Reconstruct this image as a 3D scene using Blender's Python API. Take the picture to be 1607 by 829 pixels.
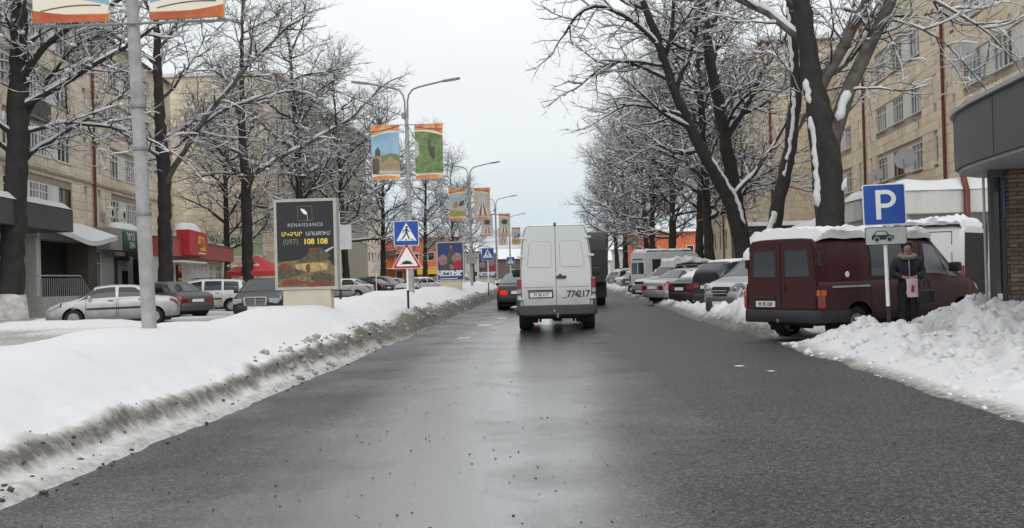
import bpy, bmesh, math, random
import numpy as np
from mathutils import Vector, Matrix, Euler
R = math.radians
for o in list(bpy.data.objects): bpy.data.objects.remove(o, do_unlink=True)
SC = bpy.context.scene
COL = SC.collection
# ---------------------------------------------------------------- camera
cam_d = bpy.data.cameras.new('camera'); cam = bpy.data.objects.new('camera', cam_d); COL.objects.link(cam)
cam_d.sensor_width = 36.0; cam_d.lens = 36.0*1750/1607; cam_d.clip_start = 0.1; cam_d.clip_end = 5000
cam.location = (0, 0, 1.4)
cam.rotation_mode = 'QUATERNION'
cam.rotation_quaternion = (Matrix.Rotation(R(2.2), 3, 'Z') @ Matrix.Rotation(R(90.56), 3, 'X') @ Matrix.Rotation(R(-1.5), 3, 'Z')).to_quaternion()
SC.camera = cam
# ---------------------------------------------------------------- sky, sun, exposure
W = bpy.data.worlds.new('World'); SC.world = W; W.use_nodes = True
nt = W.node_tree; nt.nodes.clear(); N = nt.nodes.new; L = nt.links.new
wo = N('ShaderNodeOutputWorld'); bg = N('ShaderNodeBackground'); L(bg.outputs[0], wo.inputs[0])
sky = N('ShaderNodeTexSky'); sky.sky_type = 'NISHITA'; sky.sun_disc = False
sky.sun_elevation = R(32); sky.sun_rotation = R(200); sky.air_density = 1.0; sky.dust_density = 3.0
tc = N('ShaderNodeTexCoord'); sep = N('ShaderNodeSeparateXYZ'); L(tc.outputs['Generated'], sep.inputs[0])
rp = N('ShaderNodeValToRGB'); L(sep.outputs['Z'], rp.inputs[0])
cr = rp.color_ramp                      # overcast: bluish low down, white above, brightest overhead
cr.elements[0].position = 0.0; cr.elements[0].color = (6.4, 7.7, 8.6, 1)
cr.elements[1].position = 1.0; cr.elements[1].color = (16.5, 16.6, 16.8, 1)
for p, c in ((.05, (7.3, 8.4, 9.1)), (.11, (9.1, 9.6, 9.85)), (.20, (9.7, 10.0, 10.1)), (.5, (12.8, 13.0, 13.2))):
    e = cr.elements.new(p); e.color = c + (1,)
nz = N('ShaderNodeTexNoise'); nz.inputs['Scale'].default_value = 2.3; nz.inputs['Detail'].default_value = 5
mp = N('ShaderNodeMapping'); mp.inputs['Scale'].default_value = (1, 1, 3); L(tc.outputs['Generated'], mp.inputs[0]); L(mp.outputs[0], nz.inputs['Vector'])
mr = N('ShaderNodeMapRange'); mr.inputs[1].default_value = .3; mr.inputs[2].default_value = .7; mr.inputs[3].default_value = .95; mr.inputs[4].default_value = 1.05; L(nz.outputs['Fac'], mr.inputs[0])
mx = N('ShaderNodeMix'); mx.data_type = 'RGBA'; mx.inputs[0].default_value = .9
L(sky.outputs[0], mx.inputs[6]); L(rp.outputs[0], mx.inputs[7])
ml = N('ShaderNodeVectorMath'); ml.operation = 'SCALE'; L(mx.outputs[2], ml.inputs[0]); L(mr.outputs[0], ml.inputs['Scale'])
L(ml.outputs[0], bg.inputs[0]); bg.inputs[1].default_value = 0.1
sun_d = bpy.data.lights.new('sun', 'SUN'); sun = bpy.data.objects.new('sun', sun_d); COL.objects.link(sun)
sun_d.energy = 0.7; sun_d.angle = R(40); sun_d.color = (1, .97, .93)
sun.rotation_euler = (R(58), 0, R(20))
vs = SC.view_settings; vs.view_transform = 'Standard'; vs.look = 'None'; vs.gamma = 1; vs.exposure = 0.0; vs.use_curve_mapping = False
SC.cycles.max_bounces = 6; SC.cycles.diffuse_bounces = 3; SC.cycles.glossy_bounces = 3; SC.cycles.transparent_max_bounces = 6
SC.cycles.use_denoising = True
# ---------------------------------------------------------------- materials
M = {}
def mat(name, col, rough=.6, metal=0., spec=.5, var=.0, vscale=4., bump=0., bscale=20., col2=None, coat=0., tint=None, rvar=0., streak=False, emit=None):
    """procedural material: base colour varied by noise (col -> col2), optional bump, optional per-object / per-block tint"""
    m = bpy.data.materials.new(name); m.use_nodes = True; t = m.node_tree; b = t.nodes['Principled BSDF']
    n = t.nodes.new; l = t.links.new
    b.inputs['Roughness'].default_value = rough; b.inputs['Metallic'].default_value = metal
    b.inputs['Specular IOR Level'].default_value = spec; b.inputs['Coat Weight'].default_value = coat; b.inputs['Coat Roughness'].default_value = .08
    c = tuple(col) + (1,)
    b.inputs['Base Color'].default_value = c
    co = n('ShaderNodeTexCoord'); out = None
    if var or col2:
        c2 = tuple(col2) + (1,) if col2 else tuple(max(0, x*(1-var)) for x in col) + (1,)
        no = n('ShaderNodeTexNoise'); no.inputs['Scale'].default_value = vscale; no.inputs['Detail'].default_value = 6; no.inputs['Roughness'].default_value = .62
        if streak:
            mpn = n('ShaderNodeMapping'); mpn.inputs['Scale'].default_value = (1, 1, .12); l(co.outputs['Object'], mpn.inputs[0]); l(mpn.outputs[0], no.inputs['Vector'])
        else: l(co.outputs['Object'], no.inputs['Vector'])
        r = n('ShaderNodeValToRGB'); r.color_ramp.elements[0].position = .35; r.color_ramp.elements[1].position = .68
        r.color_ramp.elements[0].color = c; r.color_ramp.elements[1].color = c2
        l(no.outputs['Fac'], r.inputs[0]); out = r.outputs[0]; l(out, b.inputs['Base Color'])
        if rvar:
            q = n('ShaderNodeMapRange'); q.inputs[1].default_value = .3; q.inputs[2].default_value = .7; q.inputs[3].default_value = max(.02, rough-rvar); q.inputs[4].default_value = min(1, rough+rvar)
            l(no.outputs['Fac'], q.inputs[0]); l(q.outputs[0], b.inputs['Roughness'])
    if tint:
        at = n('ShaderNodeAttribute'); at.attribute_name = 'tint'; oi = n('ShaderNodeObjectInfo')
        ad = n('ShaderNodeMath'); ad.operation = 'ADD'; l(at.outputs['Fac'], ad.inputs[0]); l(oi.outputs['Random'], ad.inputs[1])
        fr = n('ShaderNodeMath'); fr.operation = 'FRACT'; l(ad.outputs[0], fr.inputs[0])
        hs = n('ShaderNodeMapRange'); hs.inputs[3].default_value = 1-tint; hs.inputs[4].default_value = 1+tint*.6; l(fr.outputs[0], hs.inputs[0])
        sc = n('ShaderNodeVectorMath'); sc.operation = 'SCALE'
        if out: l(out, sc.inputs[0])
        else: sc.inputs[0].default_value = c[:3]
        l(hs.outputs[0], sc.inputs['Scale']); l(sc.outputs[0], b.inputs['Base Color'])
    if bump:
        nb = n('ShaderNodeTexNoise'); nb.inputs['Scale'].default_value = bscale; nb.inputs['Detail'].default_value = 5; l(co.outputs['Object'], nb.inputs['Vector'])
        bp = n('ShaderNodeBump'); bp.inputs['Strength'].default_value = bump; bp.inputs['Distance'].default_value = .02; l(nb.outputs['Fac'], bp.inputs['Height']); l(bp.outputs[0], b.inputs['Normal'])
    if emit:
        b.inputs['Emission Color'].default_value = tuple(emit[:3]) + (1,); b.inputs['Emission Strength'].default_value = emit[3]
    M[name] = m
    return m
def glassmat(name, col=(.02, .025, .03), rough=.04):
    m = mat(name, col, rough, spec=.6); return m
# ---------------------------------------------------------------- mesh helpers
def setp(o, label=None, cat=None, group=None, kind=None):
    if label: o['label'] = label
    if cat: o['category'] = cat
    if group: o['group'] = group
    if kind: o['kind'] = kind
    return o
def empty(name, loc=(0, 0, 0), rz=0., label=None, cat=None, group=None):
    o = bpy.data.objects.new(name, None); COL.objects.link(o); o.empty_display_size = .1
    o.location = loc; o.rotation_euler = (0, 0, rz)
    return setp(o, label, cat, group)
def link(name, me, parent=None, loc=(0, 0, 0), rz=0.):
    o = bpy.data.objects.new(name, me); COL.objects.link(o); o.location = loc; o.rotation_euler = (0, 0, rz)
    if parent is not None: o.parent = parent
    return o
def mesh_np(name, V, Fq, material, smooth=False, tint=None):
    """fast mesh from numpy verts and an (n,3) or (n,4) index array"""
    me = bpy.data.meshes.new(name); V = np.asarray(V, np.float32); Fq = np.asarray(Fq, np.int32)
    k = Fq.shape[1]; n = len(Fq)
    me.vertices.add(len(V)); me.vertices.foreach_set('co', V.ravel())
    me.loops.add(n*k); me.loops.foreach_set('vertex_index', Fq.ravel())
    me.polygons.add(n); me.polygons.foreach_set('loop_start', np.arange(0, n*k, k, dtype=np.int32))
    me.polygons.foreach_set('use_smooth', np.full(n, bool(smooth)))
    me.update(calc_edges=True)
    if tint is not None:
        a = me.attributes.new('tint', 'FLOAT', 'POINT'); a.data.foreach_set('value', np.asarray(tint, np.float32))
    me.materials.append(material if not isinstance(material, str) else M[material])
    return me
class MB:
    def __init__(s): s.v = []; s.f = []
    def add(s, vs, fs):
        k = len(s.v); s.v += [tuple(map(float, p)) for p in vs]; s.f += [tuple(i+k for i in f) for f in fs]; return s
    def box(s, c, d, rz=0., bev=0.):
        x, y, z = d[0]/2, d[1]/2, d[2]/2; ca, sa = math.cos(rz), math.sin(rz)
        if bev:
            b = min(bev, x*.9, y*.9, z*.9); bm = bmesh.new(); bmesh.ops.create_cube(bm, size=1)
            for v in bm.verts: v.co = Vector((v.co.x*2*x, v.co.y*2*y, v.co.z*2*z))
            bmesh.ops.bevel(bm, geom=bm.edges[:], offset=b, segments=2, affect='EDGES', profile=.6)
            P = [(v.co.x, v.co.y, v.co.z) for v in bm.verts]; bm.verts.index_update(); F = [[v.index for v in f.verts] for f in bm.faces]; bm.free()
        else:
            P = [(a, b, e) for e in (-z, z) for a, b in ((-x, -y), (x, -y), (x, y), (-x, y))]
            F = [(3, 2, 1, 0), (4, 5, 6, 7), (0, 1, 5, 4), (1, 2, 6, 5), (2, 3, 7, 6), (3, 0, 4, 7)]
        return s.add([(c[0]+p[0]*ca-p[1]*sa, c[1]+p[0]*sa+p[1]*ca, c[2]+p[2]) for p in P], F)
    def span(s, x0, x1, y0, y1, z0, z1, bev=0.):
        return s.box(((x0+x1)/2, (y0+y1)/2, (z0+z1)/2), (abs(x1-x0), abs(y1-y0), abs(z1-z0)), 0, bev)
    def tube(s, pts, r, n=8, cap=True):
        pts = [Vector(p) for p in pts]; rs = r if isinstance(r, (list, tuple)) else [r]*len(pts)
        rings = []; up = None; V = []
        for i, p in enumerate(pts):
            d = (pts[min(i+1, len(pts)-1)]-pts[max(i-1, 0)]).normalized()
            if up is None: up = Vector((0, 0, 1)) if abs(d.z) < .9 else Vector((1, 0, 0))
            a = d.cross(up).normalized(); b = a.cross(d).normalized(); up = b
            V += [p+(a*math.cos(t)+b*math.sin(t))*rs[i] for t in (2*math.pi*k/n for k in range(n))]
        F = []
        for i in range(len(pts)-1):
            for k in range(n):
                F.append((i*n+k, i*n+(k+1) % n, (i+1)*n+(k+1) % n, (i+1)*n+k))
        if cap: F += [tuple(range(n))[::-1], tuple((len(pts)-1)*n+k for k in range(n))]
        return s.add(V, F)
    def lathe(s, prof, n=20, axis='z', c=(0, 0, 0), caps=True):
        V = []
        for r, h in prof:
            for k in range(n):
                t = 2*math.pi*k/n; a, b = r*math.cos(t), r*math.sin(t)
                V.append({'z': (a, b, h), 'x': (h, a, b), 'y': (b, h, a)}[axis])
        F = []
        for i in range(len(prof)-1):
            for k in range(n): F.append((i*n+k, i*n+(k+1) % n, (i+1)*n+(k+1) % n, (i+1)*n+k))
        if caps and prof[0][0] > 1e-6: F.append(tuple(range(n))[::-1])
        if caps and prof[-1][0] > 1e-6: F.append(tuple((len(prof)-1)*n+k for k in range(n)))
        return s.add([(c[0]+p[0], c[1]+p[1], c[2]+p[2]) for p in V], F)
    def prism(s, poly, h0, h1, axis='z'):
        """extrude a 2D polygon; axis 'y': polygon in x,z and extruded along y (front at h0)"""
        n = len(poly); f = {'z': lambda a, b, h: (a, b, h), 'y': lambda a, b, h: (a, h, b), 'x': lambda a, b, h: (h, a, b)}[axis]
        V = [f(a, b, h0) for a, b in poly]+[f(a, b, h1) for a, b in poly]
        F = [tuple(range(n))[::-1], tuple(range(n, 2*n))]+[(k, (k+1) % n, n+(k+1) % n, n+k) for k in range(n)]
        if axis == 'y': F = [x[::-1] for x in F]
        return s.add(V, F)
    def grid(s, P, close=False):
        """P: list of rows of points"""
        r, c = len(P), len(P[0]); V = [p for row in P for p in row]; F = []
        for i in range(r-1):
            for k in range(c if close else c-1): F.append((i*c+k, i*c+(k+1) % c, (i+1)*c+(k+1) % c, (i+1)*c+k))
        return s.add(V, F)
    def mesh(s, name, material, smooth=False):
        me = bpy.data.meshes.new(name); me.from_pydata(s.v, [], s.f)
        bm = bmesh.new(); bm.from_mesh(me); bmesh.ops.recalc_face_normals(bm, faces=bm.faces[:]); bm.to_mesh(me); bm.free()
        if smooth:
            me.polygons.foreach_set('use_smooth', [True]*len(me.polygons))
            try: me.set_sharp_from_angle(angle=R(smooth if smooth is not True else 40))
            except Exception: pass
        me.materials.append(M[material] if isinstance(material, str) else material); return me
    def build(s, name, material, parent=None, smooth=False, loc=(0, 0, 0), rz=0.):
        return link(name, s.mesh(name, material, smooth), parent, loc, rz)
def copy_tree(o, parent=None):
    c = o.copy(); COL.objects.link(c)
    if parent is not None: c.parent = parent
    for ch in list(o.children): copy_tree(ch, c)
    return c
TMP = bpy.data.scenes.new('tmp')      # small scratch scene: evaluating text and skin there stays fast
def evaluated(o):
    TMP.collection.objects.link(o); vl = TMP.view_layers[0]; vl.update(); dg = vl.depsgraph
    me = bpy.data.meshes.new_from_object(o.evaluated_get(dg)); bpy.data.objects.remove(o, do_unlink=True); return me
def text_mesh(name, body, size, material, depth=.004, shear=0., bold=0., spacing=1.):
    """flat lettering as mesh, in the local x,z plane facing -y, centred"""
    cu = bpy.data.curves.new(name, 'FONT'); cu.body = body; cu.size = size; cu.extrude = depth/2; cu.shear = shear; cu.offset = bold
    cu.align_x = 'CENTER'; cu.align_y = 'CENTER'; cu.resolution_u = 3; cu.space_character = spacing
    me = evaluated(bpy.data.objects.new(name, cu))
    me.transform(Matrix.Rotation(R(90), 4, 'X')); me.materials.clear(); me.materials.append(M[material])
    for p in me.polygons: p.material_index = 0
    return me
# ---------------------------------------------------------------- numpy noise
def vnoise(x, y, seed=0):
    xi = np.floor(x).astype(np.int64); yi = np.floor(y).astype(np.int64); fx = x-xi; fy = y-yi
    fx = fx*fx*(3-2*fx); fy = fy*fy*(3-2*fy)
    def h(a, b):
        n = (a*374761393+b*668265263+seed*1442695041) & 0x7fffffff
        n = ((n ^ (n >> 13))*1274126177) & 0x7fffffff
        n = (n ^ (n >> 16)) & 0xffff
        return n/65535.
    return (h(xi, yi)*(1-fx)+h(xi+1, yi)*fx)*(1-fy)+(h(xi, yi+1)*(1-fx)+h(xi+1, yi+1)*fx)*fy
def fbm(x, y, f, octv=4, seed=0, gain=.5):
    s = 0; a = 1; t = 0
    for k in range(octv):
        s = s+a*vnoise(x*f, y*f, seed+k*17); t += a; a *= gain; f *= 2.03
    return s/t
def sst(a, b, x):
    t = np.clip((x-a)/(b-a), 0, 1); return t*t*(3-2*t)
# ================================================================ ground, road, snow
def snowmat(name, white=(.575, .582, .59), dirty=(.12, .110, .096), bump=.35):
    m = bpy.data.materials.new(name); m.use_nodes = True; t = m.node_tree; b = t.nodes['Principled BSDF']; n = t.nodes.new; l = t.links.new
    co = n('ShaderNodeTexCoord'); at = n('ShaderNodeAttribute'); at.attribute_name = 'dirt'
    no = n('ShaderNodeTexNoise'); no.inputs['Scale'].default_value = 9; no.inputs['Detail'].default_value = 8; no.inputs['Roughness'].default_value = .7; l(co.outputs['Object'], no.inputs['Vector'])
    nc = n('ShaderNodeMath'); nc.operation = 'MULTIPLY_ADD'; l(no.outputs['Fac'], nc.inputs[0]); nc.inputs[1].default_value = 1.5; nc.inputs[2].default_value = -.75
    sp = n('ShaderNodeMath'); sp.operation = 'ADD'; l(at.outputs['Fac'], sp.inputs[0]); l(nc.outputs[0], sp.inputs[1])
    gate = n('ShaderNodeMath'); gate.operation = 'MULTIPLY'; cl = n('ShaderNodeClamp'); l(sp.outputs[0], cl.inputs[0])
    g2 = n('ShaderNodeMapRange'); g2.inputs[1].default_value = 0; g2.inputs[2].default_value = .25; l(at.outputs['Fac'], g2.inputs[0])
    l(cl.outputs[0], gate.inputs[0]); l(g2.outputs[0], gate.inputs[1])
    r = n('ShaderNodeValToRGB'); e = r.color_ramp.elements; e[0].color = white+(1,); e[1].position = 1; e[1].color = dirty+(1,)
    k = e.new(.45); k.color = tuple(.38*a+.62*bb for a, bb in zip(white, (.33, .31, .28)))+(1,)
    l(gate.outputs[0], r.inputs[0]); l(r.outputs[0], b.inputs['Base Color'])
    b.inputs['Roughness'].default_value = .75; b.inputs['Specular IOR Level'].default_value = .25
    nb = n('ShaderNodeTexNoise'); nb.inputs['Scale'].default_value = 14; nb.inputs['Detail'].default_value = 8; l(co.outputs['Object'], nb.inputs['Vector'])
    bp = n('ShaderNodeBump'); bp.inputs['Strength'].default_value = bump; bp.inputs['Distance'].default_value = .03; l(nb.outputs['Fac'], bp.inputs['Height']); l(bp.outputs[0], b.inputs['Normal'])
    M[name] = m; return m
snowmat('snow'); snowmat('snow_soft', bump=.16)
mat('snow_plain', (.61, .618, .628), .75, spec=.25, bump=.25, bscale=9)
def asphalt(name, wet=1.0):
    m = bpy.data.materials.new(name); m.use_nodes = True; t = m.node_tree; b = t.nodes['Principled BSDF']; n = t.nodes.new; l = t.links.new
    co = n('ShaderNodeTexCoord')
    ag = n('ShaderNodeTexNoise'); ag.inputs['Scale'].default_value = 60; ag.inputs['Detail'].default_value = 7; ag.inputs['Roughness'].default_value = .75; l(co.outputs['Object'], ag.inputs['Vector'])
    sm = n('ShaderNodeMapping'); sm.inputs['Scale'].default_value = (.9, .06, 1); l(co.outputs['Object'], sm.inputs[0])
    st = n('ShaderNodeTexNoise'); st.inputs['Scale'].default_value = 1.0; st.inputs['Detail'].default_value = 5; l(sm.outputs[0], st.inputs['Vector'])
    pa = n('ShaderNodeTexNoise'); pa.inputs['Scale'].default_value = .55; pa.inputs['Detail'].default_value = 6; pa.inputs['Roughness'].default_value = .6; l(co.outputs['Object'], pa.inputs['Vector'])
    vo = n('ShaderNodeTexVoronoi'); vo.inputs['Scale'].default_value = 38; l(co.outputs['Object'], vo.inputs['Vector'])
    r = n('ShaderNodeValToRGB'); e = r.color_ramp.elements; e[0].position = .38; e[0].color = (.006, .006, .0065, 1); e[1].position = .68; e[1].color = (.17, .168, .162, 1)
    k = e.new(.52); k.color = (.026, .0258, .0255, 1)
    v2 = n('ShaderNodeTexVoronoi'); v2.inputs['Scale'].default_value = 52; l(co.outputs['Object'], v2.inputs['Vector'])
    cs = n('ShaderNodeSeparateXYZ'); l(v2.outputs['Color'], cs.inputs[0])
    st2 = n('ShaderNodeMapRange'); st2.inputs[1].default_value = 0; st2.inputs[2].default_value = 1; st2.inputs[3].default_value = -.12; st2.inputs[4].default_value = .09; l(cs.outputs['X'], st2.inputs[0])
    agg = n('ShaderNodeMath'); agg.operation = 'ADD'; l(ag.outputs['Fac'], agg.inputs[0]); l(st2.outputs[0], agg.inputs[1])
    l(agg.outputs[0], r.inputs[0])
    # wear in the wheel tracks: polished binder, film of meltwater
    sx = n('ShaderNodeSeparateXYZ'); l(co.outputs['Object'], sx.inputs[0])
    def band(c, w):
        a = n('ShaderNodeMath'); a.operation = 'SUBTRACT'; l(sx.outputs['X'], a.inputs[0]); a.inputs[1].default_value = c
        q = n('ShaderNodeMath'); q.operation = 'ABSOLUTE'; l(a.outputs[0], q.inputs[0])
        h = n('ShaderNodeMapRange'); h.interpolation_type = 'SMOOTHSTEP'; h.inputs[1].default_value = w*.35; h.inputs[2].default_value = w; h.inputs[3].default_value = 1; h.inputs[4].default_value = 0; l(q.outputs[0], h.inputs[0]); return h.outputs[0]
    def mul(a, c):
        q = n('ShaderNodeMath'); q.operation = 'MULTIPLY'; l(a, q.inputs[0])
        if isinstance(c, float): q.inputs[1].default_value = c
        else: l(c, q.inputs[1])
        return q.outputs[0]
    def addn(a, c):
        q = n('ShaderNodeMath'); q.operation = 'ADD'; l(a, q.inputs[0])
        if isinstance(c, float): q.inputs[1].default_value = c
        else: l(c, q.inputs[1])
        return q.outputs[0]
    tr = addn(mul(band(-.5, 1.5), 1.15), mul(band(-1.75, .7), .5))
    tr = addn(tr, mul(band(2.7, 1.9), -.75))
    w0 = addn(mul(st.outputs['Fac'], .55), mul(pa.outputs['Fac'], .75))       # 0..1.3 about .65
    wet_f = n('ShaderNodeMapRange'); wet_f.inputs[1].default_value = .55; wet_f.inputs[2].default_value = 1.15
    l(addn(w0, mul(tr, .42)), wet_f.inputs[0])
    rg = n('ShaderNodeMapRange'); rg.inputs[3].default_value = .46; rg.inputs[4].default_value = .16; l(wet_f.outputs[0], rg.inputs[0]); l(rg.outputs[0], b.inputs['Roughness'])
    sp = n('ShaderNodeMapRange'); sp.inputs[3].default_value = .3; sp.inputs[4].default_value = 1.0; l(wet_f.outputs[0], sp.inputs[0]); l(sp.outputs[0], b.inputs['Specular IOR Level'])
    bp0 = n('ShaderNodeBump'); bp0.inputs['Distance'].default_value = .012; bp0.inputs['Strength'].default_value = .13; l(agg.outputs[0], bp0.inputs['Height'])
    cw = n('ShaderNodeMapRange'); cw.inputs[1].default_value = .35; cw.inputs[2].default_value = 1.0; cw.inputs[3].default_value = 0; cw.inputs[4].default_value = .9; l(wet_f.outputs[0], cw.inputs[0]); l(cw.outputs[0], b.inputs['Coat Weight']); b.inputs['Coat Roughness'].default_value = .19; l(bp0.outputs[0], b.inputs['Coat Normal']); b.inputs['Coat IOR'].default_value = 1.45
    dk = n('ShaderNodeMapRange'); dk.inputs[1].default_value = .3; dk.inputs[2].default_value = .7; dk.inputs[3].default_value = .8; dk.inputs[4].default_value = 1.3; l(pa.outputs['Fac'], dk.inputs[0])
    sc = n('ShaderNodeVectorMath'); sc.operation = 'SCALE'; l(r.outputs[0], sc.inputs[0]); l(dk.outputs[0], sc.inputs['Scale']); l(sc.outputs[0], b.inputs['Base Color'])
    bs = n('ShaderNodeMapRange'); bs.inputs[3].default_value = .7; bs.inputs[4].default_value = .13; l(wet_f.outputs[0], bs.inputs[0])
    hh = addn(mul(agg.outputs[0], 1.2), mul(v2.outputs['Distance'], -.6))
    bp = n('ShaderNodeBump'); bp.inputs['Distance'].default_value = .012; l(bs.outputs[0], bp.inputs['Strength']); l(hh, bp.inputs['Height']); l(bp.outputs[0], b.inputs['Normal'])
    M[name] = m; return m
asphalt('asphalt')
mat('slush', (.21, .20, .19), .45, spec=.5, col2=(.50, .50, .50), vscale=.9, bump=.5, bscale=8)
mat('far_ground', (.50, .50, .49), .9, col2=(.72, .73, .74), vscale=.15)
mat('kerb', (.27, .26, .25), .8, var=.4, vscale=3)
mat('debris', (.02, .018, .015), .8)
mat('grit', (.05, .045, .04), .7)

def sheet(name, x0, x1, y0, y1, z, m, label=None):
    o = MB().add([(x0, y0, z), (x1, y0, z), (x1, y1, z), (x0, y1, z)], [(0, 1, 2, 3)]).build(name, m); o['kind'] = 'structure'; return o
sheet('ground', -1500, 1500, -60, 3000, -.03, 'far_ground')
sheet('road', -4.6, 5.6, -20, 420, 0.0, 'asphalt')
sheet('service_road', -18.0, -5.2, -20, 300, -.006, 'slush')
sheet('parking_bay', 5.6, 10.4, -20, 300, -.004, 'slush')
o = MB().span(-31, -18, 20, 240, -.02, .12).build('pavement', 'slush'); o['kind'] = 'structure'
o = MB().span(10.4, 19, 8, 240, -.02, .14).build('pavement', 'slush'); o['kind'] = 'structure'
o = MB().span(-18.0, -17.8, 20, 240, -.02, .135).build('kerb', 'kerb'); o['kind'] = 'structure'
o = MB().span(10.2, 10.4, 24, 240, -.02, .15).build('kerb', 'kerb'); o['kind'] = 'structure'

def ysteps(y0, y1, d0, growth, dmax):
    ys = [y0]
    while ys[-1] < y1: ys.append(ys[-1]+min(dmax, max(d0, d0+(ys[-1]-y0)*growth)))
    return np.array(ys)
def field(name, xs, ys, hf, m, keep=None, smooth=True):
    X, Y = np.meshgrid(xs, ys); Z, D = hf(X, Y)
    r, c = X.shape; idx = np.arange(r*c).reshape(r, c)
    Fq = np.stack([idx[:-1, :-1], idx[:-1, 1:], idx[1:, 1:], idx[1:, :-1]], -1).reshape(-1, 4)
    if keep is not None:
        zc = Z.ravel()[Fq].max(1); Fq = Fq[zc > keep]
    jx = (fbm(X, Y, 6, 2, 91)-.5)*.04; jy = (fbm(X, Y, 6, 2, 92)-.5)*.04
    me = mesh_np(name, np.stack([X+jx, Y+jy, Z], -1).reshape(-1, 3), Fq, m, smooth)
    a = me.attributes.new('dirt', 'FLOAT', 'POINT'); a.data.foreach_set('value', np.clip(D, 0, 1).astype(np.float32).ravel())
    o = link(name, me); return o
# --- the median: a long ploughed bank, clean on top, grey and carved along the road
def median_h(X, Y):
    n1 = fbm(X, Y, .35, 3, 3)-.5; n2 = fbm(X, Y, 2.1, 4, 5)-.5; n3 = fbm(X, Y, 7., 3, 8)-.5
    far = sst(15, 32, Y)
    edge = -3.50+.16*(fbm(X*0, Y, .5, 3, 11)-.5)
    d = edge-X                                       # distance in from the road edge
    slush = .055*sst(0, .12, d)*(1-.5*far)
    lip = .32-.12*far+.30*n2*(.5+.5*far)             # where the carved face starts
    face = (.24+.16*far+.22*n1)*sst(lip-.13-.1*far, lip+.14, d)
    body = .46*sst(.35, 1.75, d)+.05*n1
    z = slush+face+body*sst(.3, .6, d)
    z = z+n2*(.10+.16*far)*np.exp(-((d-.42)/.38)**2)+n3*(.07+.07*far)*np.exp(-((d-.36)/.3)**2)+n3*.012
    back = sst(-6.55, -6.15+.3*n1, X); z = z*back
    z = np.where(d < .0, -.02, z)
    dirt = .98*np.exp(-((d-lip-.03)/(.085+.11*far))**2)+.52*(1-sst(.05, .36, d))*(d > 0)+.45*far*np.exp(-((d-.35)/.35)**2)
    dirt = dirt+.12*(1-sst(.4, 1.3, d))*np.clip(n2*3+.1, 0, 1)+.16*np.clip(fbm(X, Y, 3.1, 4, 61)*4-2.4, 0, 1)*sst(.4, .8, d)
    return z, dirt
xs = np.concatenate([np.arange(-6.7, -4.6, .12), np.arange(-4.6, -3.3, .035)])
o = field('snow_bank', xs, ysteps(3.5, 190, .055, .006, .8), median_h, 'snow_soft')
setp(o, 'long bank of ploughed snow with a dirty carved edge along the median', 'snow bank', kind='stuff')
# --- heaps on the right hand kerb
def right_h(X, Y):
    n1 = fbm(X, Y, .6, 3, 23)-.5; n2 = fbm(X, Y, 2.6, 4, 25)-.5; n3 = fbm(X, Y, 8., 3, 28)-.5
    bl = np.abs(fbm(X, Y, 3.6, 2, 33)-.5)*2
    edge = 4.02+.35*(fbm(X*0, Y, .45, 3, 31)-.5)*1.0
    d = X-edge
    env = np.interp(Y, [5, 10, 13.5, 16, 18.2, 19.6, 20.6, 21.2], [.22, .30, .40, .58, .74, .74, .40, .0])
    prof = np.interp(d, [-.1, 0, .25, .7, 1.2, 1.8, 2.4, 3.1, 3.6, 4.4, 5.5], [0, .03, .10, .32, .50, .62, .76, 1.0, .98, .78, .6])
    z = env*prof
    notch = np.exp(-((X-6.08)/.27)**2)*sst(16.6, 18.4, Y)*.85                  # where the woman comes through
    z = z-notch*sst(.1, .5, z)
    gap = sst(20.3, 20.8, Y)*(1-sst(22.6, 23.2, Y)); 
    # low ploughed ridge in front of the parked row
    rid = np.exp(-((X-4.65)/.42)**2)*np.interp(Y, [22.5, 23.4, 25, 28, 31.5, 33, 36, 40, 44, 50, 56, 64, 90], [0, .42, .66, .62, .42, .22, .28, .25, .20, .38, .48, .40, .35])
    z = np.maximum(z, rid)
    amp = sst(.02, .3, z)
    blk = fbm(np.floor(X*3.1+n1*2)*.37, np.floor(Y*2.7+n2*2)*.41, 3.3, 1, 44)-.5
    z = z+amp*(n1*.18+n2*.30+(bl-.35)*.22+n3*.13+blk*.16)
    flat = np.where((X > 4.3), .04*sst(4.2, 5.2, X)*np.clip(fbm(X, Y, .7, 4, 41)*3-1.3, -.6, 1)*(Y > 22), -1)   # trampled slush between the cars
    z = np.where(d < 0, -.03, np.maximum(z, flat))
    dirt = .80*(1-sst(.0, .5, d))+.45*np.clip(n1*4-.2, 0, 1)+.35*np.clip((.06-z)/.1, 0, 1)+.45*(Y > 21)*(1-sst(.08, .35, z))+.4*np.exp(-((X-4.9)/.25)**2-((Y-15.4)/.5)**2)
    return z, dirt-.12
o = field('snow_heap', np.arange(3.6, 8.6, .055), ysteps(5, 27, .06, .002, .1), right_h, 'snow', keep=.0)
setp(o, 'lumpy heap of shovelled snow round the parking sign on the right kerb', 'snow heap', kind='stuff')
o = field('snow_ridge', np.arange(3.6, 10.3, .09), ysteps(27, 120, .12, .004, .6), right_h, 'snow', keep=.0)
setp(o, 'low ridge of dirty snow between the road and the parked row', 'snow ridge', kind='stuff')
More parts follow.
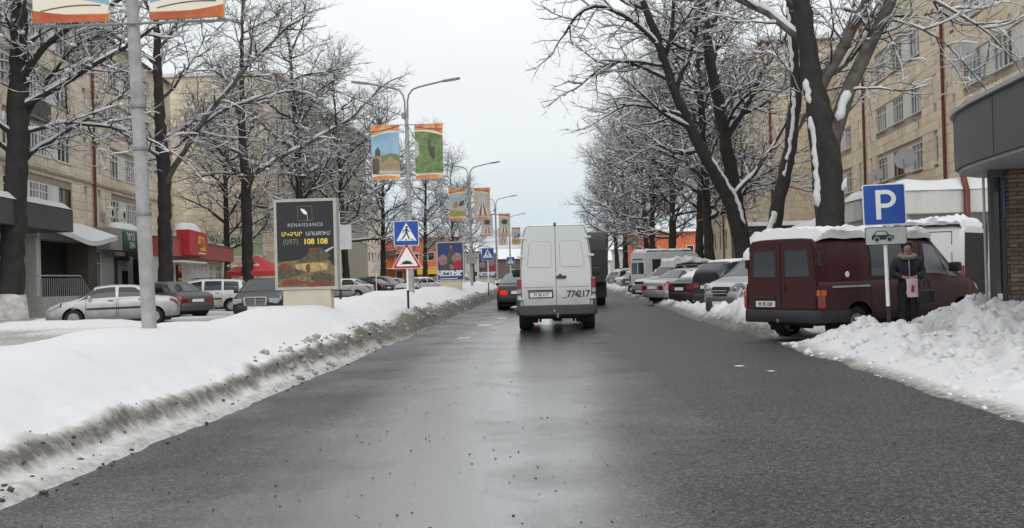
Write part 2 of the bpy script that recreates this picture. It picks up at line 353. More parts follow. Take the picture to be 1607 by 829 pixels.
# --- lot on the left
def left_h(X, Y):
    n = fbm(X, Y, .22, 4, 51); n2 = fbm(X, Y, 1.9, 4, 53)-.5
    z = np.clip((n-.5)*.55, -.05, .2)+.03*n2
    strip = .34*np.exp(-((Y-34.2-(X+13)*-.12)/.9)**2)*sst(-19.5, -17, X)*(1-sst(-13.6, -11.4, X))
    kerbl = .30*np.exp(-((X+18.6)/.7)**2)*(.55+.9*(fbm(X, Y, .3, 2, 57)-.3))
    heap = .42*np.exp(-((X+12.3)/1.6)**2-((Y-48)/1.4)**2)+.4*np.exp(-((X+12.5)/2)**2-((Y-84)/2.0)**2)
    z = np.maximum(np.maximum(z, strip+.08*n2), np.maximum(kerbl+.06*n2, heap+.08*n2))
    z = z*(1-sst(-8.8, -7.4, X)*.9)
    dirt = .55*(1-sst(.02, .16, z))+.25*n
    return z, dirt
o = field('trampled_snow', np.arange(-24, -6.8, .16), ysteps(24, 130, .16, .002, .5), left_h, 'snow', keep=.0)
setp(o, 'grey trampled snow lying in patches over the side road', 'snow', kind='stuff')
# loose clods and grit
random.seed(5)
def clods(name, n, place, m, lab, s0, s1):
    base = bmesh.new(); bmesh.ops.create_icosphere(base, subdivisions=1, radius=1); bv = np.array([v.co[:] for v in base.verts]); bf = np.array([[v.index for v in f.verts] for f in base.faces]); base.free()
    rs = np.random.RandomState(3); V = []; F = []
    for i in range(n):
        x, y, z = place(); s = s0+(s1-s0)*random.random()**2
        V.append(bv*(1+.8*(rs.rand(len(bv), 1)-.5))*np.array([s, s*random.uniform(.7, 1.3), s*random.uniform(.5, .85)])+np.array([x, y, z])); F.append(bf+i*len(bv))
    o = link(name, mesh_np(name, np.concatenate(V), np.concatenate(F), m, True)); setp(o, lab[0], lab[1], kind='stuff'); return o
def pl_right():
    y = random.uniform(6, 20.5); x = random.uniform(4.0, 8.2)
    z, _ = right_h(np.array([[x]]), np.array([[y]])); return x, y, max(0, float(z[0, 0]))
clods('snow_clods', 620, pl_right, 'snow_plain', ('broken white clods scattered over the snow heap at the kerb', 'snow'), .02, .085)
def pl_left():
    y = 7+60*random.random()**2; x = random.uniform(-4.05, -3.42)
    z, _ = median_h(np.array([[x]]), np.array([[y]])); return x, y, max(0, float(z[0, 0]))+.005
clods('dirty_clods', 260, pl_left, 'grit', ('grey lumps of grit and ice along the foot of the median bank', 'ice'), .006, .03)
mat('grey_snow', (.40, .39, .37), .85, col2=(.17, .16, .145), vscale=18, bump=.5, bscale=30)
def pl_left2():
    y = 15+75*random.random()**1.3; x = random.uniform(-4.15, -3.5)
    z, _ = median_h(np.array([[x]]), np.array([[y]])); return x, y, max(0, float(z[0, 0]))
clods('ice_lumps', 520, pl_left2, 'grey_snow', ('broken lumps of dirty frozen snow along the edge of the median bank', 'ice'), .02, .09)
clods('road_grit', 800, lambda: (random.uniform(-3.3, 4.0), 5+22*random.random()**1.5, .002), 'debris', ('dark grit strewn over the wet asphalt', 'grit'), .003, .010)
mat('marking', (.62, .62, .60), .7, var=.5, vscale=14)
for k, (x, y, w, l) in enumerate(((-2.0, 31.5, .42, 1.1), (-2.1, 25.2, .3, .42), (-1.75, 36, .3, .8), (2.62, 16.2, .14, .2), (2.9, 15.3, .1, .16))):
    q = [(-.5, -.42), (-.1, -.5), (.4, -.46), (.5, .1), (.3, .5), (-.2, .4), (-.48, .46)]
    o = MB().add([(x+a*w, y+b*l, .004) for a, b in q], [tuple(range(7))]).build('road_marking', 'marking'); o['kind'] = 'structure'
# ================================================================ trees
mat('bark', (.016, .014, .012), .85, col2=(.032, .029, .026), vscale=2.6, bump=1.0, bscale=11)
mat('bark_pale', (.13, .118, .10), .8, col2=(.035, .031, .027), vscale=3.0, bump=.9, bscale=11)
mat('twig_bark', (.022, .019, .016), .85, col2=(.05, .044, .037), vscale=2)
mat('seed', (.035, .026, .018), .9)
def grow(B, p, d, length, r, lvl, rg, Q):
    n = max(2, int(length/Q['seg'][lvl])+1); st = length/n
    px, py, pz = p; dx, dy, dz = d; w = Q['wander'][lvl]; up = Q['up'][lvl]; g = rg.gauss
    pts = [(px, py, pz)]; ds = [d]
    for i in range(n):
        dx += g(0, w); dy += g(0, w); dz += g(0, w)+up
        k = 1/math.sqrt(dx*dx+dy*dy+dz*dz); dx *= k; dy *= k; dz *= k
        px += dx*st; py += dy*st; pz += dz*st
        pts.append((px, py, pz)); ds.append((dx, dy, dz))
    tp = Q['tip'][lvl]; rr = [r*(1-(1-tp)*i/n) for i in range(n+1)]
    B.append((pts, rr, lvl)); kids(B, pts, rr, ds, length, lvl, rg, Q)
def kids(B, pts, rr, ds, length, lvl, rg, Q, t0=None, num=None):
    if lvl >= Q['max']: return
    n = len(pts)-1; num = int(length*Q['dens'][lvl]*rg.uniform(.8, 1.2)+.5) if num is None else num; t0 = Q['t0'][lvl] if t0 is None else t0
    az = rg.uniform(0, 6.28)
    for k in range(num):
        t = t0+(1-t0)*((k+rg.random())/num); f = t*n; i = min(int(f), n-1); f -= i
        a, b = pts[i], pts[i+1]; q = (a[0]+(b[0]-a[0])*f, a[1]+(b[1]-a[1])*f, a[2]+(b[2]-a[2])*f); d = ds[min(i+1, n)]
        az += 2.4+rg.uniform(-.5, .5); an = R(rg.uniform(*Q['ang'][lvl]))
        D = Vector(d); u = D.orthogonal().normalized(); v = D.cross(u); e = (D*math.cos(an)+(u*math.cos(az)+v*math.sin(az))*math.sin(an))
        if lvl >= 1: e.z = e.z*.75+.12
        e.normalize()
        L1 = Q['len'][lvl+1]*(1-.45*t)*rg.uniform(.65, 1.25); r0 = rr[i]+(rr[i+1]-rr[i])*f
        grow(B, q, tuple(e), L1, min(r0*.75, Q['rad'][lvl+1]*rg.uniform(.8, 1.2)), lvl+1, rg, Q)
QBASE = dict(max=4, seg=(1., .55, .4, .26, .22), wander=(.05, .13, .17, .20, .22), up=(.02, .035, .03, .035, .03), tip=(.45, .25, .3, .4, .5),
             dens=(.62, 1.9, 3.1, 4.6), t0=(.36, .15, .12, .1), ang=((38, 72), (32, 66), (30, 68), (25, 70)),
             len=(0, 6.6, 2.9, 1.35, .62), rad=(0, .105, .038, .0165, .0088))
def tubes(branches, sides):
    """batch mesh of polylines -> V, F"""
    groups = {}
    for pts, rr, lv in branches: groups.setdefault((len(pts), sides(lv) if callable(sides) else sides), []).append((pts, rr))
    VV = []; FF = []; off = 0
    for (n, k), lst in groups.items():
        P = np.array([a for a, b in lst]); r = np.array([b for a, b in lst]); m = len(lst)
        T = np.empty_like(P); T[:, 1:-1] = P[:, 2:]-P[:, :-2]; T[:, 0] = P[:, 1]-P[:, 0]; T[:, -1] = P[:, -1]-P[:, -2]
        T /= np.linalg.norm(T, axis=2, keepdims=True)+1e-9
        ref = np.where((np.abs(T[:, :1, 2:]) > .8), np.array([[[1., 0, 0]]]), np.array([[[0, 0, 1.]]]))
        A = np.cross(T, ref); A /= np.linalg.norm(A, axis=2, keepdims=True)+1e-9; Bn = np.cross(A, T)
        an = np.arange(k)*2*math.pi/k
        V = P[:, :, None]+(A[:, :, None]*np.cos(an)[:, None]+Bn[:, :, None]*np.sin(an)[:, None])*r[:, :, None, None]
        idx = off+np.arange(m*n*k).reshape(m, n, k)
        F = np.stack([idx[:, :-1], np.roll(idx, -1, 2)[:, :-1], np.roll(idx, -1, 2)[:, 1:], idx[:, 1:]], -1).reshape(-1, 4)
        VV.append(V.reshape(-1, 3)); FF.append(F); off += m*n*k
    return np.concatenate(VV), np.concatenate(FF)
def resample(pts, rr, step):
    P = np.array(pts); r = np.array(rr); s = np.concatenate([[0], np.cumsum(np.linalg.norm(np.diff(P, axis=0), axis=1))])
    n = max(2, int(s[-1]/step)+1); t = np.linspace(0, s[-1], n)
    return np.stack([np.interp(t, s, P[:, k]) for k in range(3)], 1), np.interp(t, s, r)
def snow_tubes(branches, rs, amount=1.):
    """snow lying along the top of every limb, thick in lumps, absent on steep wood"""
    out = []
    for pts, rr, lv in branches:
        if lv == 4:
            if rs.rand() > .36*amount: continue
            P, r = np.array(pts), np.array(rr)
        elif lv == 3: P, r = resample(pts, rr, .22)
        else: P, r = resample(pts, rr, .22)
        if len(P) < 3: continue
        d = np.gradient(P, axis=0); d /= np.linalg.norm(d, axis=1, keepdims=True)+1e-9
        flat = np.clip(1.25-1.15*np.abs(d[:, 2])**1.3, 0, 1)
        if lv == 0: flat *= .0
        th = ((.034 if lv < 3 else .024)+.8*np.minimum(r, .13))*amount if lv < 4 else .017
        nz = np.convolve(rs.rand(len(P)+2), [.25, .5, .25], 'valid')
        h = th*flat*np.clip((nz-.22)*3.2, 0, 1.7)
        h[0] *= .5; h[-1] *= .3
        h = np.maximum(h, .0)
        if h.max() < .006: continue
        C = P.copy(); C[:, 2] += r*.55+h*.45
        R_ = np.where(h > .004, np.maximum(h*.72, np.minimum(r*.95, h*1.6)), .001)
        C[:, 2] = np.where(h > .004, C[:, 2], P[:, 2])
        out.append((C.tolist(), R_.tolist(), lv))
    # puffs of snow caught in forks
    return out
def puffs(branches, rs, n, smax):
    """irregular clumps of snow held in the forks"""
    bm = bmesh.new(); bmesh.ops.create_icosphere(bm, subdivisions=1, radius=1); bv = np.array([v.co[:] for v in bm.verts]); bf = np.array([[v.index for v in f.verts] for f in bm.faces]); bm.free()
    cand = [b for b in branches if b[2] in (2, 3)]
    V = []; F = []
    for k in range(min(n, len(cand))):
        b = cand[rs.randint(len(cand))]; i = 0 if rs.rand() < .8 else rs.randint(max(1, len(b[0])-1)); s = smax*(.3+.7*rs.rand()**2)
        sc = np.array([s*(.8+.6*rs.rand()), s*(.8+.6*rs.rand()), s*.85]); off = np.array(b[0][i])+np.array([0, 0, s*.3])
        V.append(bv*sc*(1+.8*(rs.rand(len(bv), 1)-.5))+off); F.append(bf+k*len(bv))
    V = np.concatenate(V); F = np.concatenate(F); return V, F
TREES = {}
def make_tree(key, seed, trunk, limbs=(), Q=None, auto=9, tpale=False, strips=(), seeds=0, snow=1.0, npuff=240, leader=True):
    """trunk: [(x,y,z,r)...]; limbs: explicit [( [(x,y,z)...], r0, r1 )]"""
    q = dict(QBASE); q.update(Q or {}); rg = random.Random(seed); rs = np.random.RandomState(seed)
    # smooth the trunk through its points
    T = np.array(trunk); s = np.concatenate([[0], np.cumsum(np.linalg.norm(np.diff(T[:, :3], axis=0), axis=1))]); t = np.linspace(0, s[-1], int(s[-1]/.28)+2)
    P = np.stack([np.interp(t, s, T[:, k]) for k in range(4)], 1)
    for _ in range(2): P[1:-1, :3] = .25*P[:-2, :3]+.5*P[1:-1, :3]+.25*P[2:, :3]
    P[1:, :2] += rs.normal(0, .018, (len(P)-1, 2)); P[:, 3] *= 1+rs.normal(0, .03, len(P))
    P[0, 3] *= 1.25; P[0, 2] -= .05
    B = []; tp = [tuple(a[:3]) for a in P]; tr = [a[3] for a in P]
    ds = [tuple((Vector(tp[min(i+1, len(tp)-1)])-Vector(tp[max(i-1, 0)])).normalized()) for i in range(len(tp))]
    B.append((tp, tr, 0)); length = t[-1]
    main = [B[0]]
    for pts, r0, r1 in limbs:
        A, _ = resample(pts, [1]*len(pts), .5); A[1:] += rs.normal(0, .06, (len(A)-1, 3)); n = len(A)
        for _ in range(1): A[1:-1] = .25*A[:-2]+.5*A[1:-1]+.25*A[2:]
        rr = np.linspace(r0, r1, n).tolist(); tp_ = [tuple(a) for a in A.tolist()]
        dd = [tuple((Vector(tp_[min(i+1, n-1)])-Vector(tp_[max(i-1, 0)])).normalized()) for i in range(n)]
        br = (tp_, rr, 1); B.append(br); kids(B, tp_, rr, dd, n*.5, 1, rg, q, t0=.12)
        grow(B, tp_[-1], dd[-1], 2.2, r1*.9, 2, rg, q)
    kids(B, tp, tr, ds, length, 0, rg, q, num=auto)
    if leader:
        for _ in range(3):
            dv = Vector(ds[-1])+Vector((rg.uniform(-.4, .4), rg.uniform(-.4, .4), .1)); grow(B, tp[-1], tuple(dv.normalized()), q['len'][1]*.8, tr[-1]*.8, 1, rg, q)
    trunkB = [b for b in B if b[2] == 0]; limbB = [b for b in B if b[2] == 1]; fine = [b for b in B if b[2] >= 2]
    V, F = tubes(trunkB, 18); Vc = V.reshape(-1, 18, 3); ctr = Vc.mean(1, keepdims=True); D = Vc-ctr; an = np.arctan2(D[..., 1], D[..., 0])
    nz = fbm(np.cos(an)*1.6+Vc[..., 2]*.35+seed, np.sin(an)*1.6+Vc[..., 2]*.8, 1.3, 4, seed)-.5; rid = np.abs(fbm(np.cos(an)*4+seed, np.sin(an)*4+Vc[..., 2]*.25, 2.2, 2, seed+9)-.5)
    V = (ctr+D*(1+.42*nz-.16*rid)[..., None]).reshape(-1, 3); m_trunk = mesh_np('trunk', V, F, 'bark', True)
    V, F = tubes(limbB, 7); m_limb = mesh_np('limbs', V, F, 'bark_pale' if tpale else 'bark', True)
    V, F = tubes(fine, lambda l: {2: 4, 3: 3, 4: 3}[l]); m_fine = mesh_np('crown', V, F, 'twig_bark', True)
    S = snow_tubes(limbB+fine, rs, snow)
    for pts, w in strips: 
        A, _ = resample(pts, [1]*len(pts), .12); nq = np.convolve(rs.rand(len(A)+6), np.ones(7)/7, 'valid')+.35*rs.rand(len(A)); A[:, 0] += (rs.rand(len(A))-.5)*.07; rr = w*(.35+nq*1.0); rr[0] = rr[-1] = .02; S.append((A.tolist(), rr.tolist(), 1))
    V, F = tubes(S, lambda l: 6 if l < 2 else (5 if l == 2 else (4 if l == 3 else 3))); n0 = len(V)
    PV, PF = puffs(B, rs, npuff, .13)
    F3 = np.concatenate([F[:, [0, 1, 2]], F[:, [0, 2, 3]], PF+n0]); me = mesh_np('snow', np.concatenate([V, PV]), F3, 'snow_plain', True)
    m_seed = None
    if seeds:
        bm = bmesh.new(); bmesh.ops.create_icosphere(bm, subdivisions=1, radius=.022); bv = np.array([v.co[:] for v in bm.verts]); bf = np.array([[v.index for v in f.verts] for f in bm.faces]); bm.free()
        tw = [b for b in B if b[2] == 4]; SV = []; SF = []
        for k in range(seeds):
            b = tw[rs.randint(len(tw))]; p = np.array(b[0][-1])-np.array([0, 0, .05+.1*rs.rand()]); SV.append(bv+p); SF.append(bf+k*len(bv))
        m_seed = mesh_np('seed_balls', np.concatenate(SV), np.concatenate(SF), 'seed', True)
    TREES[key] = (m_trunk, m_limb, m_fine, me, m_seed)
def place_tree(key, loc, rz, sc, label, group='bare plane trees along the street'):
    t = TREES[key]; e = empty('plane_tree', loc, rz, label, 'tree', group); e.scale = (sc, sc, sc)
    tk = link('trunk', t[0], e); link('limbs', t[1], tk)
    c = link('crown', t[2], e); c['kind'] = 'stuff'
    s = link('snow_cover', t[3], e); s['kind'] = 'stuff'
    if t[4]: b = link('seed_balls', t[4], c); b['kind'] = 'stuff'
    return e
def T0(h, r0, lean=(0, 0), r1=.12, n=6):
    return [(lean[0]*(k/n)**1.3, lean[1]*(k/n)**1.3, h*k/n, r0+(r1-r0)*(k/n)**.8) for k in range(n+1)]
# near trees built after their own limbs
make_tree('big', 11, [(0, 0, 0, .54), (0, 0, 2.6, .46), (-.02, 0, 3.9, .45), (-.12, 0, 5.2, .46), (-.3, 0, 6.2, .36), (-.5, .1, 7.7, .32), (-.65, .2, 9.7, .28), (-.9, .3, 13, .26), (-1.1, .4, 16.5, .14)],
          [([(-.15, .05, 4.3), (.12, -.05, 5.2), (.48, -.2, 6.2), (.95, -.3, 7.2), (1.6, -.4, 8.4), (2.15, -.5, 9.8), (3.2, -.6, 12.4)], .28, .12),
           ([(-.42, 0, 6.2), (-.2, 0, 6.8), (.3, -.2, 7.6), (1.0, -.3, 8.9), (1.8, -.3, 10.6), (2.6, -.2, 12.6)], .2, .08),
           ([(.6, .1, 9.2), (2.2, -.6, 8.6), (3.4, -.9, 7.8), (4.4, -1.2, 6.4)], .05, .02),
           ([(1.5, -.4, 9.4), (3.0, -.8, 9.3), (4.3, -1, 8.4), (5.3, -1.2, 7.2)], .06, .02),
           ([(-.5, .1, 8.2), (-1.8, .6, 9.4), (-3.6, 1, 10.6), (-5.5, 1.2, 11.6)], .14, .05)],
          Q=dict(dens=(.5, 1.6, 2.4, 3.6)), auto=6, tpale=True, seeds=420, npuff=150,
          strips=[([(-.38, -.2, 3.0), (-.40, -.2, 4.0), (-.44, -.2, 4.9), (-.52, -.2, 5.9)], .10), ([(-.56, -.22, 6.2), (-.66, -.18, 7.0)], .09), ([(.36, -.26, 3.5), (.44, -.18, 3.75), (.50, -.08, 3.9)], .11), ([(.24, -.34, 5.65), (.36, -.38, 6.0), (.58, -.38, 6.6)], .14)])
make_tree('thin', 12, [(0, 0, 0, .36), (.4, 0, 3.2, .29), (1.15, 0, 6.3, .24), (1.4, 0, 8.4, .22), (1.2, 0, 12.2, .17), (1.1, 0, 16, .09)],
          [([(1.15, 0, 6.3), (2.6, .4, 8.6), (3.6, .5, 11)], .1, .04)], auto=3, tpale=True, seeds=200, npuff=80,
          strips=[([(-.05, -.22, 1.5), (.2, -.2, 3.0), (.42, -.2, 3.6)], .13), ([(.72, -.2, 4.8), (1.0, -.2, 6.0), (1.2, -.2, 7.2), (1.22, -.18, 8.4)], .065), ([(1.2, -.18, 9), (1.1, -.16, 11.6)], .07)])
make_tree('lean', 13, [(0, 0, 0, .46), (-.1, 0, 2.0, .40), (-.5, 0, 4.2, .36), (-1.3, 0, 5.8, .32), (-2.1, 0, 7.3, .28), (-3.2, 0, 10, .21), (-3.8, -.1, 12.1, .2), (-4.6, -.2, 14.3, .14), (-5.2, -.2, 16.5, .08)],
          [([(-3.4, 0, 10.6), (-3.9, -.4, 12.1), (-5.5, -.8, 13.4), (-6.7, -1, 13.8), (-7.7, -1.1, 13.3), (-8.3, -1.2, 12.4)], .15, .05),
           ([(-3.3, 0, 10.3), (-4.6, .3, 11.1), (-5.8, .6, 11.5), (-6.6, .8, 11.2), (-7.4, .8, 10.4)], .10, .035),
           ([(-2.6, 0, 8.5), (-4.5, -.6, 9.0), (-5.6, -1, 9.1), (-6.3, -1.2, 8.6)], .08, .03),
           ([(-3.6, 0, 11.3), (-3.1, .4, 13), (-3.0, .6, 15.5)], .13, .06),
           ([(-.6, 0, 4.6), (1.2, .5, 6.6), (2.4, .8, 8.4)], .12, .05)], auto=8, npuff=320, Q=dict(dens=(.5, 1.8, 2.8, 4.2)),
          strips=[([(-.05, -.3, 3.4), (-.4, -.28, 4.7), (-.92, -.26, 5.6), (-1.5, -.22, 6.6)], .075)], seeds=160)
make_tree('up', 14, [(0, 0, 0, .46), (-.05, 0, 2.5, .40), (-.35, 0, 5, .36), (-.8, 0, 8, .30), (-1.4, 0, 11.6, .26), (-1.7, 0, 15, .16), (-1.8, 0, 18, .07)],
          [([(-.75, 0, 7.6), (.6, -.3, 10), (2.0, -.5, 12.4), (3.6, -.5, 14.6)], .16, .05), ([(-.9, 0, 8.6), (1.2, .2, 9.4), (3.2, .2, 10.9), (5, 0, 12)], .09, .03),
           ([(-.4, 0, 5.4), (1.6, -.2, 5.4), (3.2, -.3, 5.0)], .06, .025)], auto=6, seeds=120, npuff=200)
make_tree('left_near', 15, [(0, 0, 0, .56), (.1, 0, 2, .50), (.3, 0, 5, .47), (.5, 0, 8, .44), (.62, 0, 11, .36), (.66, 0, 14, .25), (.7, 0, 17, .1)],
          [([(.6, -.1, 9.6), (1.0, -.3, 9.9), (1.7, -.5, 10.9), (3.5, -.9, 12.0), (5.2, -1, 12.6)], .17, .07), ([(.6, 0, 8.6), (1.8, -.4, 9.1), (3.2, -.7, 9.75), (4.9, -1, 10.5), (6.5, -1.2, 11.4)], .13, .06),
           ([(.5, 0, 7.6), (1.6, .3, 7.9), (3, .4, 8.05), (4.9, .4, 7.7), (6.6, .3, 6.8)], .08, .03), ([(.4, 0, 6.6), (-1, -.6, 8.0), (-2.4, -1, 9.6)], .12, .05)], auto=12, npuff=380,
          strips=[([(.1, -.46, 8.0), (.15, -.5, 8.5)], .1)])
make_tree('left_two', 16, [(0, 0, 0, .40), (0, 0, 3, .36), (.05, 0, 6.2, .33), (-.1, 0, 9.5, .27), (-.2, 0, 13, .18), (-.2, 0, 17.5, .08)],
          [([(.1, 0, 6.2), (.6, -.2, 7.0), (1.5, -.4, 8.3), (2.8, -.6, 9.9), (4.7, -.8, 12.0), (6.8, -1, 13.8)], .17, .06), ([(-.05, 0, 7.5), (1.6, .3, 9.1), (3.6, .4, 10.2), (6.2, .3, 10.8)], .1, .04)], auto=12, npuff=480, tpale=True)
make_tree('left_three', 17, [(0, 0, 0, .40), (0, 0, 4, .36), (0, 0, 8, .32), (-.2, 0, 11, .24), (-.1, 0, 15, .15), (0, 0, 18.6, .07)],
          [([(.1, 0, 8.0), (1.8, -.3, 9.0), (4, -.5, 9.9), (7.2, -.7, 11.7), (9.2, -.8, 13.6)], .16, .05), ([(-.1, 0, 7.8), (-1.1, -.2, 9.1), (-2.0, -.4, 10.6), (-2.9, -.5, 13)], .15, .05), ([(0, .1, 8.2), (-1.8, .4, 8.5), (-4, .6, 8.2)], .08, .03)], auto=13, npuff=500, tpale=True)
QG = dict(rad=(0, .12, .046, .020, .0115), t0=(.24, .15, .12, .1), len=(0, 7.2, 3.2, 1.5, .7), dens=(.62, 1.7, 2.6, 4.0), ang=((45, 80), (32, 66), (30, 68), (25, 70)))
make_tree('gen_a', 21, T0(16, .36, (-.6, .2), .09), auto=20, npuff=650, Q=QG, snow=.72)
make_tree('gen_b', 22, T0(17.5, .40, (.5, -.3), .09), auto=21, npuff=650, Q=QG, snow=.72)
make_tree('gen_c', 23, T0(15, .33, (-.9, 0), .09), auto=19, npuff=600, Q=QG, snow=.72)
G_R = 'plane trees on the right pavement'; G_L = 'plane trees on the left pavement'
place_tree('big', (9.5, 38.8, .1), 0, 1.11, 'thick dark forked plane tree with a snow strip, behind the maroon van', G_R)
place_tree('thin', (8.35, 44.5, .1), 0, 1, 'slender pale leaning tree just left of the thick forked trunk', G_R)
place_tree('lean', (9.0, 53, .1), 0, 1, 'bare plane tree leaning left over the road above the parked cars', G_R)
place_tree('up', (9.35, 55.5, .1), 0, 1, 'upright plane tree standing right behind the leaning one', G_R)
place_tree('left_near', (-22.3, 44.8, .1), 0, 1, 'thick dark plane tree at the left edge with a whitewashed foot', G_L)
place_tree('left_two', (-19.5, 55.2, .12), 0, 1, 'dark plane tree behind the silver sedan with one long snowy limb', G_L)
place_tree('left_three', (-20, 72, .12), 0, 1, 'plane tree forking widely beside the red umbrella', G_L)
for key, x, y, rz, sc, lab in (
    ('gen_a', 9.1, 66, 1.1, 1.0, 'plane tree on the right, next one beyond the leaning pair'),
    ('gen_c', 9.4, 73.5, 2.6, 1.0, 'slightly leaning plane tree in front of the tan right block'),
    ('gen_b', 9.2, 88, .4, .95, 'plane tree with a knobbly trunk in front of the orange house on the right'),
    ('gen_a', 8.9, 103, 4.0, 1.0, 'plane tree over the white high-roof van'),
    ('gen_c', 9.8, 118, 5.3, 1.1, 'plane tree at the left side of the orange house on the right'),
    ('gen_b', 8.6, 136, 2.2, 1.0, 'plane tree above the dark truck, far right row'),
    ('gen_a', 8.8, 158, .9, 1.1, 'last but one plane tree of the far right row'),
    ('gen_c', 8.4, 186, 3.3, 1.2, 'farthest plane tree of the right row'),
    ('gen_a', 13.2, 126, 2.9, 1.1, 'plane tree half hidden behind the far right row')):
    place_tree(key, (x, y, .1), rz, sc, lab, G_R)
for key, x, y, rz, sc, lab in (
    ('gen_b', -20.2, 89, 3.6, 1.12, 'tall plane tree rising behind the dark restaurant billboard'),
    ('gen_a', -19.0, 101, .2, 1.05, 'plane tree to the right of the dark restaurant billboard'),
    ('gen_c', -18.4, 119, 2.0, 1.05, 'plane tree left of the blue crossing sign'),
    ('gen_b', -16.6, 142, 1.2, .9, 'plane tree in front of the orange house on the left'),
    ('gen_a', -15.4, 168, 5.0, .95, 'plane tree behind the blue poster, left row'),
    ('gen_c', -14.6, 200, .9, .9, 'farthest plane tree of the left row'),
    ('gen_a', -25.5, 86, 2.2, .9, 'plane tree close to the blank tan wall on the left'),
    ('gen_c', -25.0, 108, 4.4, 1.0, 'plane tree close to the tan block behind the billboard')):
    place_tree(key, (x, y, .1), rz, sc, lab, G_L)
# whitewashed foot of the near left tree: a collar of lime and snow
mat('limewash', (.62, .60, .57), .9, col2=(.35, .33, .31), vscale=4, bump=.4, bscale=9)
for o in COL.objects:
    if o.get('label', '').startswith('thick dark plane tree at the left edge'):
        m = MB(); m.lathe([(.74, -.05), (.70, .2), (.64, .8), (.60, 1.0), (.53, 1.06)], 18); m.build('whitewash', 'limewash', o, True)
# ================================================================ buildings
mat('tuff', (.76, .64, .475), .88, col2=(.65, .54, .395), vscale=.8, bump=.35, bscale=16, tint=.13)
mat('tuff_grey', (.72, .63, .49), .88, col2=(.58, .505, .39), vscale=.8, bump=.35, bscale=16, tint=.12)
mat('mortar', (.46, .39, .30), .95, var=.3, vscale=3)
mat('mortar_grey', (.36, .32, .25), .95, var=.3, vscale=3)
mat('white_panel', (.68, .67, .63), .7, var=.2, vscale=2, streak=True)
mat('white_frame', (.74, .74, .72), .5, var=.12, vscale=3)
mat('brown_frame', (.13, .06, .03), .6, var=.3, vscale=6)
glassmat('pane_dark', (.018, .021, .024), .05)
mat('pane_curtain', (.30, .30, .30), .12, spec=.6, col2=(.10, .11, .12), vscale=1.8, streak=True)
mat('pipe_red', (.145, .03, .022), .5, var=.3, vscale=3)
mat('dark_clad', (.052, .050, .049), .5, var=.15, vscale=2)
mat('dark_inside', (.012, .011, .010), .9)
mat('render_white', (.60, .59, .56), .85, var=.2, vscale=1.5, streak=True)
mat('brown_stone', (.12, .095, .075), .7, var=.3, vscale=3)
mat('red_fascia', (.36, .055, .045), .5, var=.12, vscale=2)
mat('red_bright', (.45, .018, .018), .45, var=.1, vscale=2)
mat('yellow_sign', (.75, .42, .03), .5)
mat('green_sign', (.012, .10, .03), .45, var=.2, vscale=4)
mat('sign_white', (.78, .79, .78), .45, var=.06, vscale=3)
mat('lime_board', (.36, .46, .22), .6, col2=(.45, .52, .36), vscale=.5)
mat('letter_dark', (.03, .04, .035), .6)
mat('concrete', (.33, .32, .30), .85, var=.25, vscale=2, bump=.3, bscale=14)
mat('brick', (.115, .075, .058), .85, col2=(.22, .165, .135), vscale=2, bump=.4, bscale=30, tint=.45)
mat('brick_mortar', (.10, .095, .09), .9)
mat('orange_wall', (.62, .16, .055), .8, var=.18, vscale=.5, streak=True)
mat('roof_tin', (.12, .08, .07), .6, var=.2, vscale=1)
mat('far_wall', (.36, .34, .31), .9, var=.2, vscale=.6)
mat('dish', (.36, .36, .37), .5, var=.1, vscale=2)
mat('metal_grey', (.33, .34, .34), .45, metal=.3, var=.2, vscale=4)
mat('ac_white', (.66, .66, .64), .5, var=.08, vscale=4)
mat('teal', (.03, .30, .30), .5)
mat('blue_sign', (.02, .16, .30), .5)
random.seed(2)
def snow_slab(parent, x0, x1, y0, y1, z, h, name='snow_cap', seed=0, step=.3):
    """a soft cushion of snow on a ledge or roof (local box footprint)"""
    nx = max(4, int((x1-x0)/step)); ny = max(4, int((y1-y0)/step))
    xs = np.linspace(x0, x1, nx+1); ys = np.linspace(y0, y1, ny+1); X, Y = np.meshgrid(xs, ys)
    ex = np.minimum((X-x0), (x1-X))/min(.45, (x1-x0)*.3); ey = np.minimum(Y-y0, y1-Y)/min(.45, (y1-y0)*.3)
    e = np.sqrt(np.clip(np.minimum(ex, ey), 0, 1)); Z = z-.01+h*e*(.75+.5*fbm(X+seed*7, Y, .9, 3, seed))
    X = X+np.where((X > x0) & (X < x1), 0, np.sign(X-(x0+x1)/2)*.04*fbm(X, Y, 2.5, 2, seed+3)); Y = Y+(fbm(X, Y, 1.7, 2, seed+5)-.5)*.08
    r, c = X.shape; idx = np.arange(r*c).reshape(r, c)
    F = np.stack([idx[:-1, :-1], idx[:-1, 1:], idx[1:, 1:], idx[1:, :-1]], -1).reshape(-1, 4)
    return link(name, mesh_np(name, np.stack([X, Y, Z], -1).reshape(-1, 3), F, 'snow_plain', True), parent)
